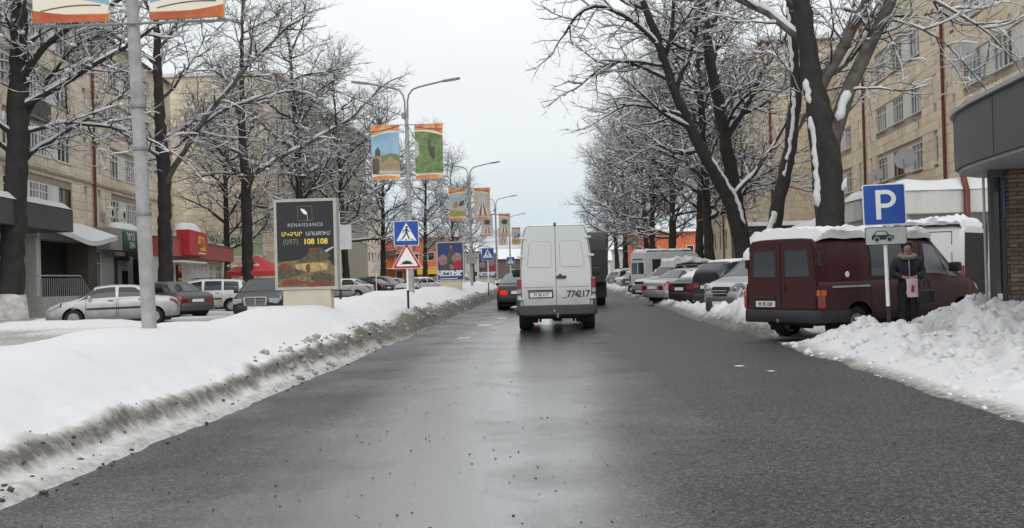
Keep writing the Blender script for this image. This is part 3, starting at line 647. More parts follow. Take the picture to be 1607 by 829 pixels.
def blocks(par, x0, x1, z0, z1, holes, m, course=.48, blen=.95, near=None, npart=300, th=.10, seed=1, face=None):
    """tuff ashlar in courses on local plane y=0 (proud) in front of a backing at y=th; holes: (x0,x1,z0,z1).
       the npart nearest to point near become objects of their own, the rest one joined part. face(x,y,z): axis swap"""
    rs = random.Random(seed); cells = []; nz = int(round((z1-z0)/course)); course = (z1-z0)/nz
    for k in range(nz):
        a, b = z0+k*course, z0+(k+1)*course; x = x0-(blen*.5 if k % 2 else 0)-rs.random()*.3
        cuts = [(h[0], h[1]) for h in holes if h[2] < b-.02 and h[3] > a+.02]
        while x < x1:
            w = blen*rs.uniform(.7, 1.35); l, r = max(x, x0), min(x+w, x1); x += w
            seg = [(l, r)]
            for c0, c1 in cuts:
                ns = []
                for s, t in seg:
                    if c1 <= s or c0 >= t: ns.append((s, t)); continue
                    if c0 > s: ns.append((s, c0))
                    if c1 < t: ns.append((c1, t))
                seg = ns
            for s, t in seg:
                if t-s > .1: cells.append((s+.004, t-.004, a+.004, b-.004))
    if near is not None: cells.sort(key=lambda c: (c[0]+c[1]-2*near[0])**2+(c[2]+c[3]-2*near[1])**2)
    V = []; F = []; Tn = []
    def box8(c, y0):
        s, t, a, b = c; e = .004
        return [(s, th+.01, a), (t, th+.01, a), (t, th+.01, b), (s, th+.01, b), (s+e, y0, a+e), (t-e, y0, a+e), (t-e, y0, b-e), (s+e, y0, b-e)]
    FB = [(4, 5, 6, 7), (0, 1, 5, 4), (1, 2, 6, 5), (2, 3, 7, 6), (3, 0, 4, 7)]
    for k, c in enumerate(cells):
        y0 = rs.uniform(-.012, .012); vs_ = box8(c, y0); tn = rs.random()
        if k < (npart if near is not None else 0):
            ox, oz = (c[0]+c[1])/2, (c[2]+c[3])/2
            me = mesh_np('stone_block', [(p[0]-ox, p[1], p[2]-oz) for p in vs_], FB, m, False, [0]*8); o = link('stone_block', me, par, (ox, 0, oz))
        else:
            n = len(V); V += vs_; F += [tuple(i+n for i in f) for f in FB]; Tn += [tn]*8
    if V:
        o = link('stonework', mesh_np('stonework', V, F, m, False, Tn), par); o['kind'] = 'stuff'
def window(par, x0, x1, z0, z1, style='white', cols=3, depth=.16, curtain=None):
    """window unit sunk into the wall: frame (> pane each, sill)"""
    fm = 'white_frame' if style == 'white' else 'brown_frame'; m = MB(); t = .06; y = depth-.02
    m.span(x0, x0+t, y-.06, y+.05, z0, z1).span(x1-t, x1, y-.06, y+.05, z0, z1).span(x0+t, x1-t, y-.06, y+.05, z1-t, z1).span(x0+t, x1-t, y-.06, y+.05, z0, z0+t)
    w = (x1-x0-2*t)/cols
    for k in range(1, cols): m.span(x0+t+k*w-.03, x0+t+k*w+.03, y-.05, y+.04, z0+t, z1-t)
    if z1-z0 > 1.0 and style == 'white': m.span(x0+t, x1-t, y-.045, y+.035, z0+.70*(z1-z0), z0+.70*(z1-z0)+.05)
    f = m.build('window_frame', fm, par)
    for k in range(cols):
        cm = curtain if curtain else random.choice(('pane_dark', 'pane_dark', 'pane_curtain'))
        MB().span(x0+t+k*w+.02, x0+t+(k+1)*w-.02, y+.0, y+.015, z0+t-.01, z1-t+.01).build('pane', cm, f)
    MB().span(x0-.05, x1+.05, -.07, depth, z0-.05, z0-.004).build('sill', 'concrete' if style != 'white' else 'white_frame', f)
    return f
def panel(par, x0, x1, z0, z1, y=.05, m='white_panel'): return MB().span(x0, x1, y, .18, z0, z1).build('infill_panel', m, par)
def dish(par, x, y, z, r=.55, tilt=.5, rz=0.):
    """satellite dish: bowl > feed arm, bracket"""
    m = MB(); prof = [(0.001, .0)]+[(r*k/6, .16*(k/6)**2) for k in range(1, 7)]; m.lathe(prof, 24)
    o = m.build('satellite_dish', 'dish', par, True, (x, y, z)); o.rotation_euler = (R(90)-tilt, 0, rz)
    MB().tube([(0, -r*.95, .15), (0, -r*.35, r*.8)], .02, 6).box((0, -r*.33, r*.82), (.08, .08, .1)).build('feed_arm', 'metal_grey', o)
    MB().tube([(0, 0, -.01), (0, -.25, -.5)], .03, 6).build('bracket', 'metal_grey', o)
    return o
def frame_obj(name, p0, p1, label, cat='building', z=0., group=None):
    """local x runs p0->p1 along the facade, +y goes into the building"""
    a = math.atan2(p1[1]-p0[1], p1[0]-p0[0]); e = empty(name, (p0[0], p0[1], z), a, label, cat, group); return e, math.hypot(p1[0]-p0[0], p1[1]-p0[1])
def wall_band(par, x0, x1, z0, z1, y0, y1, m, name='wall'): return MB().span(x0, x1, y0, y1, z0, z1).build(name, m, par)
def backing(par, x0, x1, z0, z1, holes, y0, y1, depth, m):
    """wall core with real openings: bands between window rows plus piers"""
    mb = MB(); zs = sorted({z0, z1} | {h[2] for h in holes} | {h[3] for h in holes})
    for a, b in zip(zs[:-1], zs[1:]):
        hs = sorted((h[0], h[1]) for h in holes if h[2] <= a+1e-6 and h[3] >= b-1e-6); x = x0
        for c0, c1 in hs:
            if c0 > x: mb.span(x, c0, y0, y1, a, b)
            x = max(x, c1)
        if x < x1: mb.span(x, x1, y0, y1, a, b)
    o = mb.build('wall', m, par); MB().span(x0, x1, depth+.03, depth+.2, z0, z1).build('room_wall', 'dark_inside', par); return o
# ---------------- right block (long tan tuff facade)
# local x = Yfar - Y ; facade from far (21.3,86) to near (18.6,32)
rb, Lr = frame_obj('apartment_block', (21.35, 86), (18.65, 32), 'long tan stone apartment block with satellite dishes on the right side')
def sx(Y): return (86-Y)*Lr/54.
H_R = 17.6; holes = []; wins = []
for bay in (92.2, 74.6, 57.0, 39.4):                      # drain pipes every 17.6 m
    for row in (3.45, 6.64, 9.78, 12.93):
        for (a, b, kind) in ((-1.05, -1.65, 's'), (-2.9, -5.3, 'w'), (-5.3, -6.9, 'p'), (-6.9, -9.3, 'w'), (-9.3, -10.9, 'p'), (-10.9, -13.2, 'w'), (-15.4, -16.1, 's')):
            x0, x1 = sx(bay+a), sx(bay+b)
            if x0 > Lr-.5 or x1 < .5: continue
            x0 = max(.2, x0); x1 = min(Lr-.2, x1)
            if kind == 's': wins.append((x0, x1, row, row+1.5, 's'))
            else: wins.append((x0, x1, row, row+1.48, kind))
for w in wins: holes.append((w[0], w[1], w[2], w[3]))
backing(rb, 0, Lr, 0, H_R, holes, .09, .3, .3, 'mortar')
blocks(rb, 0, Lr, .1, H_R, holes, 'tuff', near=(sx(54), 9.5), seed=4)
for k, (x0, x1, a, b, kind) in enumerate(wins):
    if kind == 'p': panel(rb, x0, x1, a, b)
    elif kind == 's': panel(rb, x0, x1, a, b, .06) if k % 3 else window(rb, x0, x1, a, b, 'white', 1)
    else: window(rb, x0, x1, a, b, 'brown' if (a < 8 and k % 5 < 2) else 'white', 4 if k % 2 else 3)
MB().span(0, Lr, .3, 12, 0, H_R-.2).build('building_mass', 'mortar', rb)
for bay in (74.6, 57.0, 39.4):
    MB().tube([(sx(bay), -.12, 3.0), (sx(bay), -.12, H_R)], .085, 8).build('drain_pipe', 'pipe_red', rb, True)
dish(rb, sx(51.6), -.75, 10.85, .60, .3, R(58)); dish(rb, sx(62.1), -.7, 7.2, .60, .25, R(60)); dish(rb, sx(69), -.6, 6.9, .42, .3, R(50))
MB().tube([(sx(46.6), .0, 11.4), (sx(46.6), -.5, 11.3), (sx(46.2), -.55, 11.55)], .03, 6).build('bracket_arm', 'metal_grey', rb)
MB().tube([(sx(62.4), 0, 9.3), (sx(61.4), -.5, 9.35), (sx(60.2), -.5, 9.2), (sx(60.1), -.5, 8.7)], .03, 6).build('clothes_line', 'metal_grey', rb)
# low white annexe with a thick snowy canopy in front of the block
ax = empty('shop_annexe', (11.0, 36.2, 0), 0, 'low white shop annexe with a snow covered concrete canopy behind the vans', 'shop'); La = 9.0
MB().span(0, La, 1.0, 6, .1, 3.2).build('wall', 'render_white', ax); MB().span(.6, 1.5, .93, 1.02, .3, 2.6).build('shop_window', 'pane_dark', ax); MB().span(2.2, 5, .93, 1.02, .3, 2.7).build('shop_window', 'pane_dark', ax)
MB().span(-.2, La, -.4, 6.2, 3.0, 3.75, .03).build('canopy', 'render_white', ax); snow_slab(ax, -.25, La, -.45, 6.1, 3.75, .38, seed=3)
for x in (.1, 2.9): MB().span(x, x+.25, -.1, .15, .1, 3.0).build('column', 'render_white', ax)
MB().tube([(2.05, -.5, .1), (2.05, -.5, 3.7), (2.05, -.1, 4.4)], .1, 8).build('drain_pipe', 'pipe_red', ax, True)
kk = empty('kiosk', (9.9, 45.5, .1), R(-8), 'small kiosk with a steep roof buried in snow behind the thick trunk', 'kiosk')
MB().span(0, 3.0, 0, 2.4, 0, 2.5).build('wall', 'far_wall', kk); MB().span(.4, 2.2, -.05, .02, 1.0, 2.1).build('hatch', 'pane_dark', kk)
MB().add([(-.4, -.5, 2.5), (3.4, -.5, 2.5), (3.4, 2.9, 2.5), (-.4, 2.9, 2.5), (1.0, 1.2, 3.15), (2.4, 1.2, 3.15)], [(0, 3, 2, 1), (0, 1, 5, 4), (1, 2, 5), (2, 3, 4, 5), (3, 0, 4)]).build('roof', 'roof_tin', kk)
m = MB(); m.grid([[(-.45+3.9*i/12, -.55+3.5*j/10, 2.62+.75*math.sin(math.pi*i/12)**.6*math.sin(math.pi*j/10)**.6+.1*math.sin(i*2.1+j)) for j in range(11)] for i in range(13)]); m.build('roof_snow', 'snow_plain', kk, True)
# ---------------- second right block, gable towards us
g2, Lg = frame_obj('apartment_block', (31, 84), (16.2, 84), 'tan stone block with a blank gable end and snowy roof beyond the leaning trees')
g2.rotation_euler = (0, 0, math.pi+math.atan2(0, 1)); g2.location = (31, 84, 0)
# gable: local frame x towards -X ... use an explicit child frame facing the camera instead
g2.location = (16.2, 84.5, 0); g2.rotation_euler = (0, 0, 0)
HB = 18.5; gh = [(3.2, 4.9, z, z+1.5) for z in (6.9,)]
backing(g2, 0, 15, 0, HB, gh, .09, .3, .3, 'mortar'); blocks(g2, 0, 15, .1, HB, gh, 'tuff', seed=6)
window(g2, *gh[0], 'white', 3)
MB().tube([(.25, -.12, .5), (.25, -.12, HB)], .1, 8).build('drain_pipe', 'pipe_red', g2, True)
sf = empty('street_front', (0, 60, 0), R(-90-2.4)); sf.parent = g2; sf.location = (2.5, 60.3, 0)      # street facade, far -> near
Ls = 60.05; sh = []
for x in np.arange(3, 57, 5.4):
    for z in (3.6, 6.8, 10.0, 13.2): sh.append((float(x), float(x)+2.1, z, z+1.5))
backing(sf, 0, Ls, 0, HB, sh, .09, .3, .3, 'mortar'); blocks(sf, 0, Ls-.02, .1, HB, sh, 'tuff', seed=7)
for q in sh: MB().span(q[0], q[1], .14, .22, q[2], q[3]).build('window_pane', random.choice(('pane_dark', 'pane_curtain')), sf); MB().span(q[0]+.9, q[0]+1.0, .10, .14, q[2], q[3]).build('window_bar', 'white_frame', sf)
for x in (12, 30, 46): MB().tube([(x, -.12, .5), (x, -.12, HB)], .09, 6).build('drain_pipe', 'pipe_red', sf, True)
MB().add([(.35, .35, .2), (14.9, .35, .2), (14.9, 60, .2), (2.9, 60, .2), (.35, .35, HB), (14.9, .35, HB), (14.9, 60, HB), (2.9, 60, HB)], [(3, 2, 1, 0), (4, 5, 6, 7), (0, 1, 5, 4), (1, 2, 6, 5), (2, 3, 7, 6), (3, 0, 4, 7)]).build('building_mass', 'mortar', g2)
rf = MB().add([(-.35, -.4, HB), (15.3, -.4, HB), (15.3, 60.6, HB), (2.1, 60.6, HB), (-.35, -.4, HB+.28), (15.3, -.4, HB+.28), (15.3, 60.6, HB+.28), (2.1, 60.6, HB+.28), (7.5, 5, HB+2.2), (8.6, 55, HB+2.2)],
         [(3, 2, 1, 0), (0, 1, 5, 4), (1, 2, 6, 5), (2, 3, 7, 6), (3, 0, 4, 7), (4, 5, 8), (5, 6, 9, 8), (6, 7, 9), (7, 4, 8, 9)]).build('roof', 'snow_plain', g2)
MB().span(-.42, 15.4, -.47, -.3, HB-.16, HB-.005).build('gutter', 'roof_tin', rf)
# ---------------- grey kiosk-like annexe in front of block two
kx = empty('grey_annexe', (12.6, 74, 0), 0, 'plain grey annexe with a beige door between the right hand tree trunks', 'building')
MB().span(0, 6, 0, 6, .1, 4.2).build('wall', 'dark_clad', kx); MB().span(1.0, 2.8, -.05, .02, .15, 3.1).build('door', 'render_white', kx); snow_slab(kx, -.1, 6.1, -.1, 6, 4.2, .3, seed=9)
# ---------------- curved dark pavilion at the right edge
pv = empty('shop_pavilion', (0, 0, 0), 0, 'dark pavilion with a curved grey canopy and brick pillar at the right edge', 'shop')
def arc(cx, cy, r, a0, a1, n): return [(cx+r*math.cos(R(a0+(a1-a0)*k/n)), cy+r*math.sin(R(a0+(a1-a0)*k/n))) for k in range(n+1)]
out = [(6.05, 12.2), (6.12, 14.0), (6.16, 14.8), (6.24, 16.0), (6.32, 17.0), (6.44, 17.9), (6.62, 18.6), (6.9, 19.2), (7.3, 19.65), (7.9, 20.0), (8.8, 20.2), (13, 20.3), (13, 12.2)]
ou = [(p[0], p[1]) for p in out]; mb = MB(); mb.prism(ou, 2.92, 3.78); fas = mb.build('canopy_fascia', 'dark_clad', pv, 30)
ctr = (9.5, 16.2); inn = lambda s: [((p[0]-ctr[0])*s+ctr[0], (p[1]-ctr[1])*s+ctr[1]) for p in ou]
MB().prism(inn(1.02), 3.785, 3.84).build('canopy_cap', 'metal_grey', pv, 30); MB().prism(inn(.93), 3.845, 3.95).build('roof_snow', 'snow_plain', pv, 30)
MB().prism(inn(.985), 2.87, 2.915).build('soffit', 'metal_grey', pv, 30)
for k, (x, y) in enumerate(((6.75, 18.3),)): clod = MB().lathe([(.001, 0), (.22, .01), (.17, .1), (.05, .16), (.001, .17)], 10, c=(x, y, 3.84)).build('snow_lump', 'snow_plain', pv, True)
for k in (3, 6):
    (xa, ya) = ou[k]; MB().tube([(xa, ya, 2.93), (xa, ya, 3.77)], .006, 4).build('panel_joint', 'dark_inside', fas)
# walls under the canopy
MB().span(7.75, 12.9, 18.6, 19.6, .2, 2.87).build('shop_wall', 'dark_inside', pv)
MB().span(6.85, 13, 12.3, 19.4, -.05, .2).build('plinth', 'concrete', pv)
# ---- brick pillar made of single bricks: front face towards the camera, x 8.12..9.1 at y 17.2
bx0, bx1, by, bz0, bz1 = 7.2, 8.4, 17.9, .2, 2.87
pil = MB().span(bx0+.02, bx1, by+.02, by+.5, bz0, bz1).build('brick_pillar', 'brick_mortar', pv)
bw, bh, bd = .24, .068, .06; bm_ = {}
def brickmesh(w):
    k = round(w, 3)
    if k not in bm_: bm_[k] = MB().box((0, 0, 0), (w, bd, bh-.012)).mesh('brick', 'brick')
    return bm_[k]
nr = int((bz1-bz0)/bh)
for r_ in range(nr):
    x = bx0-(bw/2 if r_ % 2 else 0); z = bz0+(r_+.5)*bh
    while x < bx1-.02:
        l, r2 = max(x, bx0), min(x+bw, bx1); x += bw
        if r2-l > .05: link('brick', brickmesh(r2-l-.012), pil, ((l+r2)/2, by+.012+random.uniform(-.006, .006), z))
    y = by+.03
    sidew = .22 if r_ % 2 else .34
    link('brick', brickmesh(.2), pil, (bx0+.012, by+.16, z), R(90)); link('brick', brickmesh(.2), pil, (bx0+.012, by+.375, z), R(90))
# glazed door / dark mullions left of the pillar
gx = MB().span(6.94, 7.0, 18.0, 18.1, .2, 2.87).span(7.11, 7.19, 18.0, 18.1, .2, 2.87).span(7.0, 7.11, 18.0, 18.1, .2, .3).span(7.0, 7.11, 18.0, 18.1, 2.75, 2.87).build('door_frame', 'dark_clad', pv)
MB().span(7.0, 7.11, 18.05, 18.07, .3, 2.75).build('pane', 'pane_dark', gx); MB().span(7.02, 7.10, 18.02, 18.04, .34, .9).build('notice', 'sign_white', gx)
MB().span(7.14, 7.165, 17.985, 17.998, 2.1, 2.7).build('blue_strip', 'blue_sign', gx)
MB().tube([(6.88, 18.1, .1), (6.88, 18.1, 2.88)], .022, 8).build('post', 'metal_grey', pv, True)
# ---------------- left block one
lb, Ll = frame_obj('apartment_block', (-29.2, 84.5), (-24.4, 40.5), 'weathered tan apartment block above the shops on the left', 'building')
lb.location = (-24.4, 40.5, 0); lb.rotation_euler = (0, 0, math.atan2(44, -4.8))
def lx(Y): return (Y-40.5)*Ll/44.
HL = 16.6; lw = []
for pipe in (64.5, 47.2, 81.8):
    for row in (5.24, 8.14, 11.04, 13.94):
        for sgn in (-1, 1):
            for (a, b, kind) in ((1.0, 1.6, 's'), (3.7, 5.8, 'w'), (5.8, 7.3, 'p'), (7.3, 8.65, 'w')):
                y0, y1 = sorted((pipe+sgn*a, pipe+sgn*b))
                if lx(y0) < .3 or lx(y1) > Ll-.3: continue
                lw.append((lx(y0), lx(y1), row, row+1.5, kind))
lw.sort(); lw2 = []
for w in lw:
    if all(abs(w[2]-u[2]) > .1 or w[0] >= u[1]-.02 or w[1] <= u[0]+.02 for u in lw2): lw2.append(w)
lh = [w[:4] for w in lw2]
backing(lb, 0, Ll, 0, HL, lh, .09, .3, .3, 'mortar_grey'); blocks(lb, 0, Ll, 4.3, HL, lh, 'tuff_grey', near=(lx(60), 7.5), seed=9)
for k, (x0, x1, a, b, kind) in enumerate(lw2):
    if kind == 'p': panel(lb, x0, x1, a, b)
    elif kind == 's': panel(lb, x0, x1, a, b, .08, 'render_white')
    else: window(lb, x0, x1, a, b, 'brown' if abs(x0-lx(58.7)) < 1.2 and a < 6 else 'white', 3)
for z in (4.62, 7.35): MB().span(-.05, Ll, -.1, .02, z, z+.14).build('string_course', 'mortar_grey', lb)
MB().span(0, Ll, .3, 11, 0, HL-.2).build('building_mass', 'mortar_grey', lb)
MB().tube([(lx(64.5), -.14, 3.9), (lx(64.5), -.14, HL)], .09, 8).build('drain_pipe', 'pipe_red', lb, True)
MB().tube([(lx(47.2), -.14, 3.9), (lx(47.2), -.14, HL)], .09, 8).build('drain_pipe', 'pipe_red', lb, True)
MB().span(lx(53.5), lx(57.5), -.05, .08, 9.9, 10.9).build('balcony_hood', 'dark_clad', lb)
snow_slab(lb, 0, Ll, -.4, 6, HL, .35, seed=12, step=.6)
for q in (66.4, 68.9):                                     # air conditioners
    ac = empty('air_conditioner', (0, 0, 0)); ac.parent = lb; ac.location = (lx(q), -.45, 5.45)
    MB().box((0, 0, .32), (.85, .34, .6), 0, .03).build('casing', 'ac_white', ac); MB().lathe([(.23, -.18), (.23, -.172), (.2, -.172), (.001, -.172)], 16, 'y', (-.1, 0, .32)).build('fan_grille', 'dark_inside', ac); snow_slab(ac, -.42, .42, -.18, .17, .62, .12, seed=int(q))
# ground floor shops of the left block: each bay a part group on the facade plane
sp = empty('corner_shops', (lb.location.x, lb.location.y, 0), lb.rotation_euler.z, 'row of small shop fronts with dark recess below the left block', 'shop')
def yb(a, b): return lx(a), lx(b)
x0, x1 = yb(42, 51.3); MB().span(x0, x1, -3.0, -.02, 3.95, 5.0).build('flat_canopy', 'dark_clad', sp); snow_slab(sp, x0, x1, -3.05, -.1, 5.0, .36, seed=15)
MB().span(x0, x1-1.2, -.35, -.02, .12, 3.94).build('wall', 'render_white', sp); MB().span(x0+.5, x1-2.4, -.42, -.34, 1.0, 3.2).build('shop_window', 'pane_dark', sp)
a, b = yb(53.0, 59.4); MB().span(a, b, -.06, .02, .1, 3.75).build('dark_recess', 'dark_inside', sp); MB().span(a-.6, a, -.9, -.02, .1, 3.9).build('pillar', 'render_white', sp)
MB().span(b, b+1.6, -1.2, -.02, .1, 3.9).build('pillar', 'brown_stone', sp)
MB().span(a-.8, b+.2, -1.0, -.03, 3.76, 4.3).build('lintel', 'concrete', sp)
# sagging tarp of snow
m = MB(); P = []
for i in range(13):
    row = []
    for j in range(9):
        u = i/12; v = j/8; row.append((a-.5+u*(b-a+3.0), -.1-2.0*v, 4.9-.75*v-.35*math.sin(math.pi*u)*v+.05*math.sin(9*u)*v))
    P.append(row)
m.grid(P); P2 = [[(p[0], p[1], p[2]-.25) for p in row] for row in P]; m.grid([r[::-1] for r in P2]); m.grid([[P[i][8], P2[i][8]] for i in range(13)]); m.grid([[P[12][j], P2[12][j]] for j in range(9)]); m.grid([[P[0][j], P2[0][j]] for j in range(9)])
m.build('snowy_awning', 'snow_plain', sp, True)
c0, c1 = yb(61.2, 66.0); MB().span(c0, c1, -.7, -.02, .1, 3.9).build('wall', 'render_white', sp)
f = window(sp, c0+.5, c0+2.0, .9, 3.4, 'white', 2, -.7); 
d0, d1 = yb(66.2, 71.0); MB().span(d0, d1, -.5, -.02, .1, 3.2).build('wall', 'render_white', sp); MB().span(d0, d0+1.1, -.56, -.49, .15, 3.1).build('grey_panel', 'brown_stone', sp)
MB().span(d0+2.2, d0+3.4, -.56, -.49, .15, 2.3).build('shop_door', 'pane_dark', sp); MB().span(d0+1.5, d0+3.9, -.57, -.5, 2.95, 3.2).build('blue_lintel', 'blue_sign', sp)
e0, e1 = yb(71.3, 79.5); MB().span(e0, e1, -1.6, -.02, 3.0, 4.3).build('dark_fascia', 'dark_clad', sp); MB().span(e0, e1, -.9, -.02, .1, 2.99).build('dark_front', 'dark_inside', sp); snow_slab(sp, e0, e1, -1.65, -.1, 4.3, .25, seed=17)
for k in range(5): MB().span(e0+.3+k*1.6, e0+.45+k*1.6, -1.0, -.88, .1, 2.99).build('mullion', 'metal_grey', sp)
# stair rail before the recess
rl = empty('stair_railing', (0, 0, 0), 0, 'grey stair railing with bars beside the whitewashed tree', 'railing'); rl.location = (sp.location.x, sp.location.y, 0); rl.rotation_euler.z = sp.rotation_euler.z
q0 = lx(46.5); 
def rz_(x): return .95 if x < lx(52.2) else max(.0, .95-(x-lx(52.2))*.62)
MB().tube([(q0, -3.0, rz_(q0)+.95), (lx(52.2), -3.0, 1.9), (lx(54.2), -3.0, rz_(lx(54.2))+.72)], .035, 6).build('handrail', 'metal_grey', rl)
for x in np.arange(q0, lx(54.2), .28): MB().tube([(x, -3.0, rz_(x)+.02), (x, -3.0, rz_(x)+.84)], .014, 5).build('baluster', 'metal_grey', rl)
MB().add([(q0, -3.2, .1), (lx(52.3), -3.2, .1), (lx(53.8), -3.2, .1), (lx(52.3), -3.2, .95), (q0, -3.2, .95), (q0, -.4, .1), (lx(52.3), -.4, .1), (lx(53.8), -.4, .1), (lx(52.3), -.4, .95), (q0, -.4, .95)],
         [(0, 1, 3, 4), (1, 2, 3), (5, 9, 8, 6), (6, 8, 7), (4, 3, 8, 9), (3, 2, 7, 8), (0, 4, 9, 5)]).build('stair_base', 'concrete', rl)
# green shop sign with white lettering
gs = empty('shop_sign', (sp.location.x, sp.location.y, 0), sp.rotation_euler.z, 'green and grey shop sign box with snow on top under the air conditioners', 'sign')
MB().span(lx(62.6), lx(69.8), -1.5, -.6, 3.45, 4.75, .03).build('sign_box', 'concrete', gs); MB().span(lx(65.0), lx(68.2), -1.53, -1.495, 3.5, 4.62).build('green_face', 'green_sign', gs)
t = link('lettering', text_mesh('lettering', 'ԴԵՂԱ', .62, 'sign_white', bold=.012), gs, (lx(66.75), -1.54, 4.3)); t2 = link('lettering', text_mesh('lettering', 'ՏՈՒՆ', .5, 'sign_white', bold=.012), gs, (lx(67.1), -1.54, 3.78))
for tt in (t, t2): tt.scale = (-1, 1, 1) if False else (1, 1, 1)
snow_slab(gs, lx(64.6), lx(69.2), -1.5, -.6, 4.75, .42, seed=21)
for k, (x, c) in enumerate(((54.9, 'teal'), (57.6, 'teal'))):
    bn = empty('board_stand', (0, 0, 0), 0, ('teal topped sandwich board left of the brown pillar, nearer the stairs', 'teal topped sandwich board close to the brown pillar')[k], 'board', 'sandwich boards')
    bn.location = lb.matrix_basis @ Vector((lx(x), -2.6, .1)); bn.rotation_euler.z = lb.rotation_euler.z
    MB().add([(-.3, -.3, 0), (.3, -.3, 0), (.25, -.02, 1.0), (-.25, -.02, 1.0), (-.3, .3, 0), (.3, .3, 0), (.25, .02, 1.0), (-.25, .02, 1.0)], [(0, 1, 2, 3), (5, 4, 7, 6), (3, 2, 6, 7), (1, 5, 6, 2), (4, 0, 3, 7), (4, 5, 1, 0)]).build('board', c, bn); MB().add([(-.2, -.25, .2), (.2, -.25, .2), (.18, -.12, .65), (-.18, -.12, .65)], [(0, 1, 2, 3)]).build('poster', 'sign_white', bn)
# ---------------- red cafe pavilion
rc, Lc = frame_obj('cafe_pavilion', (-20.75, 59.5), (-24.7, 85), 'low cafe pavilion with a red fascia and a yellow sign on the left', 'cafe')
MB().prism([(.1, .5), (Lc-.6, .8), (Lc-.6, 6), (.1, .95)], .1, 2.95).build('wall', 'render_white', rc); MB().prism([(0, 0), (Lc, 0), (Lc, 6), (0, 1.0)], 2.95, 3.95).build('red_fascia', 'red_fascia', rc); MB().prism([(-.05, -.05), (Lc+.05, -.05), (Lc+.05, 6), (-.05, 1.05)], 3.955, 4.02).build('roof_edge', 'roof_tin', rc); snow_slab(rc, 12, Lc, .1, 2.6, 4.02, .16, seed=25)
for k, (x, w) in enumerate(((2.0, 1.5), (6.4, 1.6), (10.2, 1.3), (12.6, 2.4), (17, 2.4), (21, 3))): f = window(rc, x, x+w, .9, 2.7, 'white', 2, .6+.008*x)
MB().span(4.6, 5.8, .42, .62, .12, 2.5).build('door', 'pane_dark', rc); MB().span(Lc-.6, Lc-.3, .3, .6, .1, 2.95).build('corner_post', 'roof_tin', rc)
MB().span(1.0, 9.5, -.5, .49, 2.6, 2.68).build('white_awning', 'sign_white', rc)
sb = MB().span(3.6, 10.2, -.45, .3, 3.05, 4.5, .02).build('sign_box', 'red_bright', rc); snow_slab(sb, 3.7, 8.4, -.4, .5, 4.5, .5, seed=27)
for k, (x, z, w, h) in enumerate(((7.6, 3.95, 2.2, .42), (8.1, 3.55, 1.9, .38))): MB().prism([(x-w/2, z-h/2), (x+w/2, z-h/2), (x+w/2-.1, z+h/2), (x-w/2+.15, z+h/2+.08)], -.48, -.455, 'y').build('yellow_mark', 'yellow_sign', sb)
link('lettering', text_mesh('lettering', 'ERA', .75, 'red_bright', bold=.02), sb, (7.8, -.49, 3.78)); MB().span(6.6, 9.2, -.47, -.455, 3.16, 3.24).build('underline', 'sign_white', sb)
# ---------------- left block two: blank gable towards us, then street front
l2 = empty('apartment_block', (-36.5, 96, 0), 0, 'tan block with a blank gable wall and red drain pipe behind the cafe', 'building')
H2 = 19.4; backing(l2, 0, 12.6, 0, H2, [], .09, .3, .3, 'mortar_grey'); blocks(l2, 0, 12.6, .1, H2, [], 'tuff', seed=14)
MB().tube([(3.2, -.15, 4), (3.0, -.15, 9), (2.4, -.15, H2)], .16, 8).build('drain_pipe', 'pipe_red', l2, True)
MB().span(-.3, 12.9, -.3, 50, H2, H2+.3).build('roof', 'snow_plain', l2)
s2 = empty('street_front', (12.6, .1, 0), R(90+5)); s2.parent = l2; w2 = []
for x in np.arange(2, 48, 5.0):
    for z in (3.6, 6.8, 10.0, 13.2, 16.2): w2.append((float(x), float(x)+2.2, z, z+1.5))
backing(s2, 0, 52, 0, H2, w2, .09, .3, .3, 'mortar_grey'); blocks(s2, .02, 52, .1, H2, w2, 'tuff_grey', seed=15)
for q in w2: MB().span(q[0], q[1], .14, .22, q[2], q[3]).build('window_pane', random.choice(('pane_dark', 'pane_curtain')), s2); MB().span(q[0]+1.05, q[0]+1.15, .10, .14, q[2], q[3]).build('window_bar', 'white_frame', s2)
for x in (1.5, 17.5, 33): MB().span(x, x+3.2, -1.2, -.02, 4.6, 5.7).build('balcony', 'concrete', s2); 
MB().span(.1, 12.3, .4, 50, .1, H2-.1).build('building_mass', 'mortar_grey', l2).scale = (.97, 1, 1)
# board with big letters
bd = empty('roof_board', (-30.6, 93.5, 0), 0, 'pale green board with widely spaced dark letters above the cafe', 'sign')
MB().span(0, 6.0, 0, .15, 3.6, 5.5).build('board', 'lime_board', bd); MB().span(-.1, 6.1, -.06, .1, 3.48, 3.6).build('frame_rail', 'sign_white', bd); MB().span(5.98, 6.12, -.06, .1, 3.48, 5.6).build('frame_rail', 'sign_white', bd)
for x in (.4, 5.6): MB().tube([(x, .1, 0), (x, .1, 3.6)], .06, 6).build('post', 'metal_grey', bd)
link('lettering', text_mesh('lettering', 'SARAPUT', 1.05, 'letter_dark', spacing=1.25), bd, (2.75, -.02, 4.75))
# glazed low shops beyond
lo = empty('shop_row', (-27, 108, 0), R(90+4), 'low row of shops with a long snowy roof behind the billboard', 'shop')
MB().span(0, 60, 0, 5, .1, 3.3).build('wall', 'dark_inside', lo); MB().span(-.2, 60.2, -2.2, 5, 3.3, 3.6).build('flat_roof', 'concrete', lo); snow_slab(lo, -.2, 60.2, -2.2, 5, 3.6, .5, seed=31, step=.5)
for x in range(0, 60, 4): MB().span(x, x+.25, -.15, .02, .1, 3.3).build('pilaster', 'render_white', lo); 
for x in (2, 10, 26, 38): MB().span(x, x+3.4, -2.25, -2.2, 3.7-.75, 3.32).build('sign_board', random.choice(('sign_white', 'green_sign', 'concrete')), lo)
